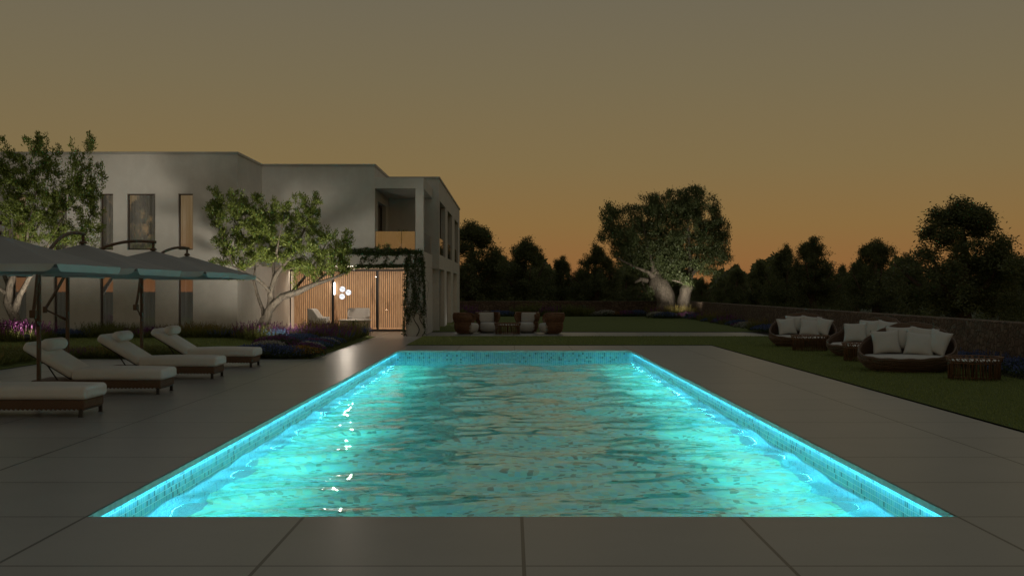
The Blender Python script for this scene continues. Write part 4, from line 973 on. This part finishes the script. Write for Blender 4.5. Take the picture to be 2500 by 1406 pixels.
def daybed(label, loc, rz):
    t = thing('nest_daybed', label, 'daybed', loc, rz, 'round woven daybeds on the lawn'); n = 72; m = 12; RR = .93
    def rim(a): c = .5-.5*math.sin(a); return .25+.66*(1-c)**1.6    # a=90deg is the back (+y)
    def surf(a, s, off=0):
        h = rim(a); z = s*h; q = RR*(.70+.30*math.sin(PI/2*min(1, (z+.02)/.30))) - (.10*max(0, (z-.32)/.55)**1.2); q += off
        return (q*math.cos(a), q*math.sin(a)*.92, z+.012)
    vs = []; fs = []
    for off in (0, -.03):
        for i in range(m+1):
            for k in range(n): vs.append(surf(2*PI*k/n, i/m, off))
    o = (m+1)*n
    for i in range(m):
        for k in range(n): k2 = (k+1)%n; fs.append((i*n+k, i*n+k2, (i+1)*n+k2, (i+1)*n+k)); fs.append((o+i*n+k, o+(i+1)*n+k, o+(i+1)*n+k2, o+i*n+k2))
    for k in range(n): k2 = (k+1)%n; fs.append((m*n+k, m*n+k2, o+m*n+k2, o+m*n+k))
    b = MB(); b.add(vs, fs); rr = random.Random(9)
    for j in range(34):    # loose strands winding round
        a = rr.random()*2*PI; s0 = rr.random(); s1 = rr.random(); ln = rr.uniform(1.2, 3.6); P = []
        for k in range(26): f = k/25; P.append(surf(a+ln*f, min(1, max(.03, s0+(s1-s0)*f+.05*math.sin(f*9+j))), .010))
        b.tube(P, rr.uniform(.007,.012), 5)
    for w_ in (0, .012, -.010):
        b.tube([Vector(surf(2*PI*k/n, 1))+Vector((0,0,w_+.008*math.sin(k*1.3+w_*300))) for k in range(n+1)], .018, 6)
    b.build('woven_shell', M['wicker_dark'], t, smooth=True)
    b = MB(); b.lathe([(0,.22),(.80,.22),(.84,.24),(.845,.28),(.80,.315),(0,.33)], 48); b.v = [(x, y*.92, z) for x, y, z in b.v]; b.build('mattress', M['cushion_white'], t, smooth=True, merge=True)
    return t
pd = [ # x, y, z, lean, turn, words, in the daybed's own axes
 (-.44,.20,.53,20,26,'front left'),(-.20,.43,.60,18,12,'back left'),(.22,.46,.59,20,-5,'back middle'),(.20,.24,.50,26,4,'front middle'),(.54,.24,.54,20,-38,'right end')]
def put_pillows(t, loc, rz, which, words, sel):
    c, s = math.cos(rz), math.sin(rz)
    for (x, y, z, ln, tw, wd), nm in zip([pd[i] for i in sel], which):
        o = bpy.data.objects.new('pillow', pme); COL.objects.link(o); o.location = (loc[0]+x*c-y*s, loc[1]+x*s+y*c, z+.03)
        o.rotation_euler = (R(-ln), R(x*14+3), rz+R(tw)); tag(o, 'pale scatter pillow, ' + nm + ' of the pillows in the ' + words, 'pillow', 'scatter pillows in the daybeds')
Dp = [((GX(1960,34.4),34.4), R(-13), 'farthest daybed', [0,1,2,3,4], ['front left','rear left','rear middle','front middle','right end']),
      ((GX(2113,29.4),29.4), R(-52), 'middle daybed', [0,1,2], ['front','middle','rearmost']),
      ((GX(2215,24.0),24.0), R(-27), 'nearest daybed', [0,1,2,3,4], ['front left','rear left','rear middle','front middle','right end'])]
D0 = daybed('round brown nest daybed with five pillows, farthest along the wall', (*Dp[0][0], .0), Dp[0][1])
dup(D0, (*Dp[1][0], 0), Dp[1][1], 'round brown nest daybed seen from its side, middle of the three')
dup(D0, (*Dp[2][0], 0), Dp[2][1], 'round brown nest daybed nearest the camera on the right lawn')
for q in Dp: put_pillows(None, q[0], q[1], q[4], q[2], q[3])

# ------------------------------------------------------------------ white chairs, round table, pendants before the glass doors
def whitechair(label, loc, rz):
    t = thing('white_armchair', label, 'chair', loc, rz, 'white upholstered chairs before the glass doors')
    b = MB(); m = 40; vs = []; fs = []; amax = R(150)
    def hh(l): return .92-.29*sm((l-.42)/.28)
    for off in (0, -.045):
        for i in range(7):
            for k in range(m+1):
                f = k/m; a = PI/2+(f*2-1)*amax; l = abs(f*2-1); h = hh(l); z = .40+(h-.40)*i/6; q = .34+.03*i/6+off
                vs.append((q*1.02*math.cos(a), q*(1.0)*math.sin(a)-.02, z))
    o = 7*(m+1)
    for i in range(6):
        for k in range(m): A = i*(m+1)+k; fs.append((A,A+1,A+m+2,A+m+1)); fs.append((o+A,o+A+m+1,o+A+m+2,o+A+1))
    for k in range(m): A = 6*(m+1)+k; fs.append((A,A+1,o+A+1,o+A)); A = k; fs.append((A+1,A,o+A,o+A+1))
    for i in range(6): A = i*(m+1); fs.append((A,A+m+1,o+A+m+1,o+A)); A = i*(m+1)+m; fs.append((A+m+1,A,o+A,o+A+m+1))
    b.add(vs, fs); b.build('backrest', M['petal_chair'], t, smooth=True)
    b = MB(); b.box(-.29,.29,-.36,.24,.40,.52); b.build('seat', M['petal_chair'], t, bevel=.03, seg=3, smooth=True)
    b = MB(); b.box(-.31,.31,-.34,.28,.365,.385); b.build('seat_frame', M['dark_metal'], t)
    for x, y in ((-.27,-.30),(.27,-.30),(-.25,.24),(.25,.24)): b = MB(); b.tube([(x,y,.37),(x*1.08,y*1.08,0)], [.018,.011], 8); b.build('leg', M['table_wood'], t)
    return t
W0 = whitechair('white upholstered chair in profile, left of the round table', (GX(777,43.0),43.0,0), R(88)); W0.scale = (1.08,1.08,1.02)
dup(W0, (GX(876,44.2),44.2,0), R(2), 'white upholstered chair facing forward behind the round table')
t = thing('round_table', 'low round pale table on a wooden drum base before the glass doors', 'table', (GX(867,42.9),42.9,0))
b = MB(); b.lathe([(0,.52),(.56,.52),(.57,.535),(.57,.55),(.56,.56),(0,.56)], 48); b.build('tabletop', M['pale_top'], t)
for k in range(4):
    b = MB(); b.lathe([(.50,.0),(.53,.0),(.53,.52),(.50,.52),(.50,0)], 10, a0=k*PI/2+.06, a1=(k+1)*PI/2-.06); b.build('drum_panel', M['table_wood'], t)
b = MB()
for k in range(4): a = k*PI/2; b.box(-.02,.02,-.02,.02,0,.52, at=(.52*math.cos(a), .52*math.sin(a), 0))
b.build('upright', M['dark_metal'], t)
for i, (px, py, wd) in enumerate(((836,706,'upper'),(850,714,'right hand'),(834,724,'lowest'))):
    Y = 43.4; x, z = GX(px,Y), GZ(py,Y); t = thing('pendant_lamp', wd+' of the three glowing white globes hanging before the doors', 'pendant lamp', (x, Y+(.06*i), z), 0, 'three globe pendants')
    b = MB(); pr = [(.1*math.sin(PI*k/14)+1e-4, -.1*math.cos(PI*k/14)) for k in range(15)]; b.lathe(pr, 24); b.build('globe', M['lamp_white'], t, smooth=True)
    b = MB(); rot = Matrix.Rotation(R((20,24,-10)[i]), 3, 'Y'); ring = [rot @ Vector((.101*math.cos(2*PI*k/28), .101*math.sin(2*PI*k/28), .02)) for k in range(29)]; b.tube(ring, .006, 5); b.build('metal_band', M['cord'], t)
    b = MB(); b.tube([(0,0,.1),(0,0,2.41-z)], .003, 4); b.build('cord', M['cord'], t)

# ------------------------------------------------------------------ garden uplights with small fixtures
def uplight(loc, target, power, col, size, label, soft=.03, blend=.5):
    t = thing('ground_spotlight', label, 'garden light', loc, 0, 'small black ground spotlights')
    b = MB(); b.tube([(0,0,-.02),(0,0,.06)], .02, 8); b.build('spike', M['dark_metal'], t)
    d = (Vector(target)-Vector(loc)).normalized(); q = d.to_track_quat('Z','Y').to_matrix(); b = MB()
    b.lathe([(0,-.07),(.07,-.07),(.08,.06),(.072,.06),(.062,-.05),(0,-.05)], 16); b.v = [tuple(q @ Vector(v)+Vector((0,0,.09))) for v in b.v]; b.build('head', M['dark_metal'], t, smooth=True)
    l = light('uplight', 'SPOT', Vector(loc)+Vector((0,0,.09))+d*.01, power, col, target=target, spot_size=R(size), spot_blend=blend, shadow_soft_size=soft)
UC = (1, .90, .74)
uplight((GX(66,33.2),33.2,.22), (GX(75,35.2),35.2,3.6), 560, UC, 108, 'black ground spotlight on the lawn before the leftmost tree', .35, 1)
uplight((GX(684,33.4),33.4,.22), (GX(694,36.3),36.3,3.3), 1080, UC, 112, 'black ground spotlight on the lawn before the forked tree', .35, 1)
uplight((GX(1676,63.7),63.7,.22), (GX(1655,67.0),67.0,3.9), 700, UC, 104, 'black ground spotlight on the lawn before the olive trees', .35, 1)
# ------------------------------------------------------------------ far wood behind the single trees
r = np.random.default_rng(77); n = 60000; yy = 120+30*r.random(n); px = 1080+1560*r.random(n); xx = (px-CX)*yy/F
top = np.array([3.3+1.0*math.sin(p*.021)+.8*math.sin(p*.057+1)+.5*math.sin(p*.13) for p in px])*yy/130
zz = top*r.random(n)**.55; D = r.normal(size=(n,3)); D /= np.linalg.norm(D, axis=1, keepdims=True)
tag(leaves(np.stack([xx,yy,zz],1), D, .55, .14, r, 'far_wood', 'leaf_dark', None), 'dark distant woodland reading as one low mass behind the trees', 'woodland', kind='stuff')
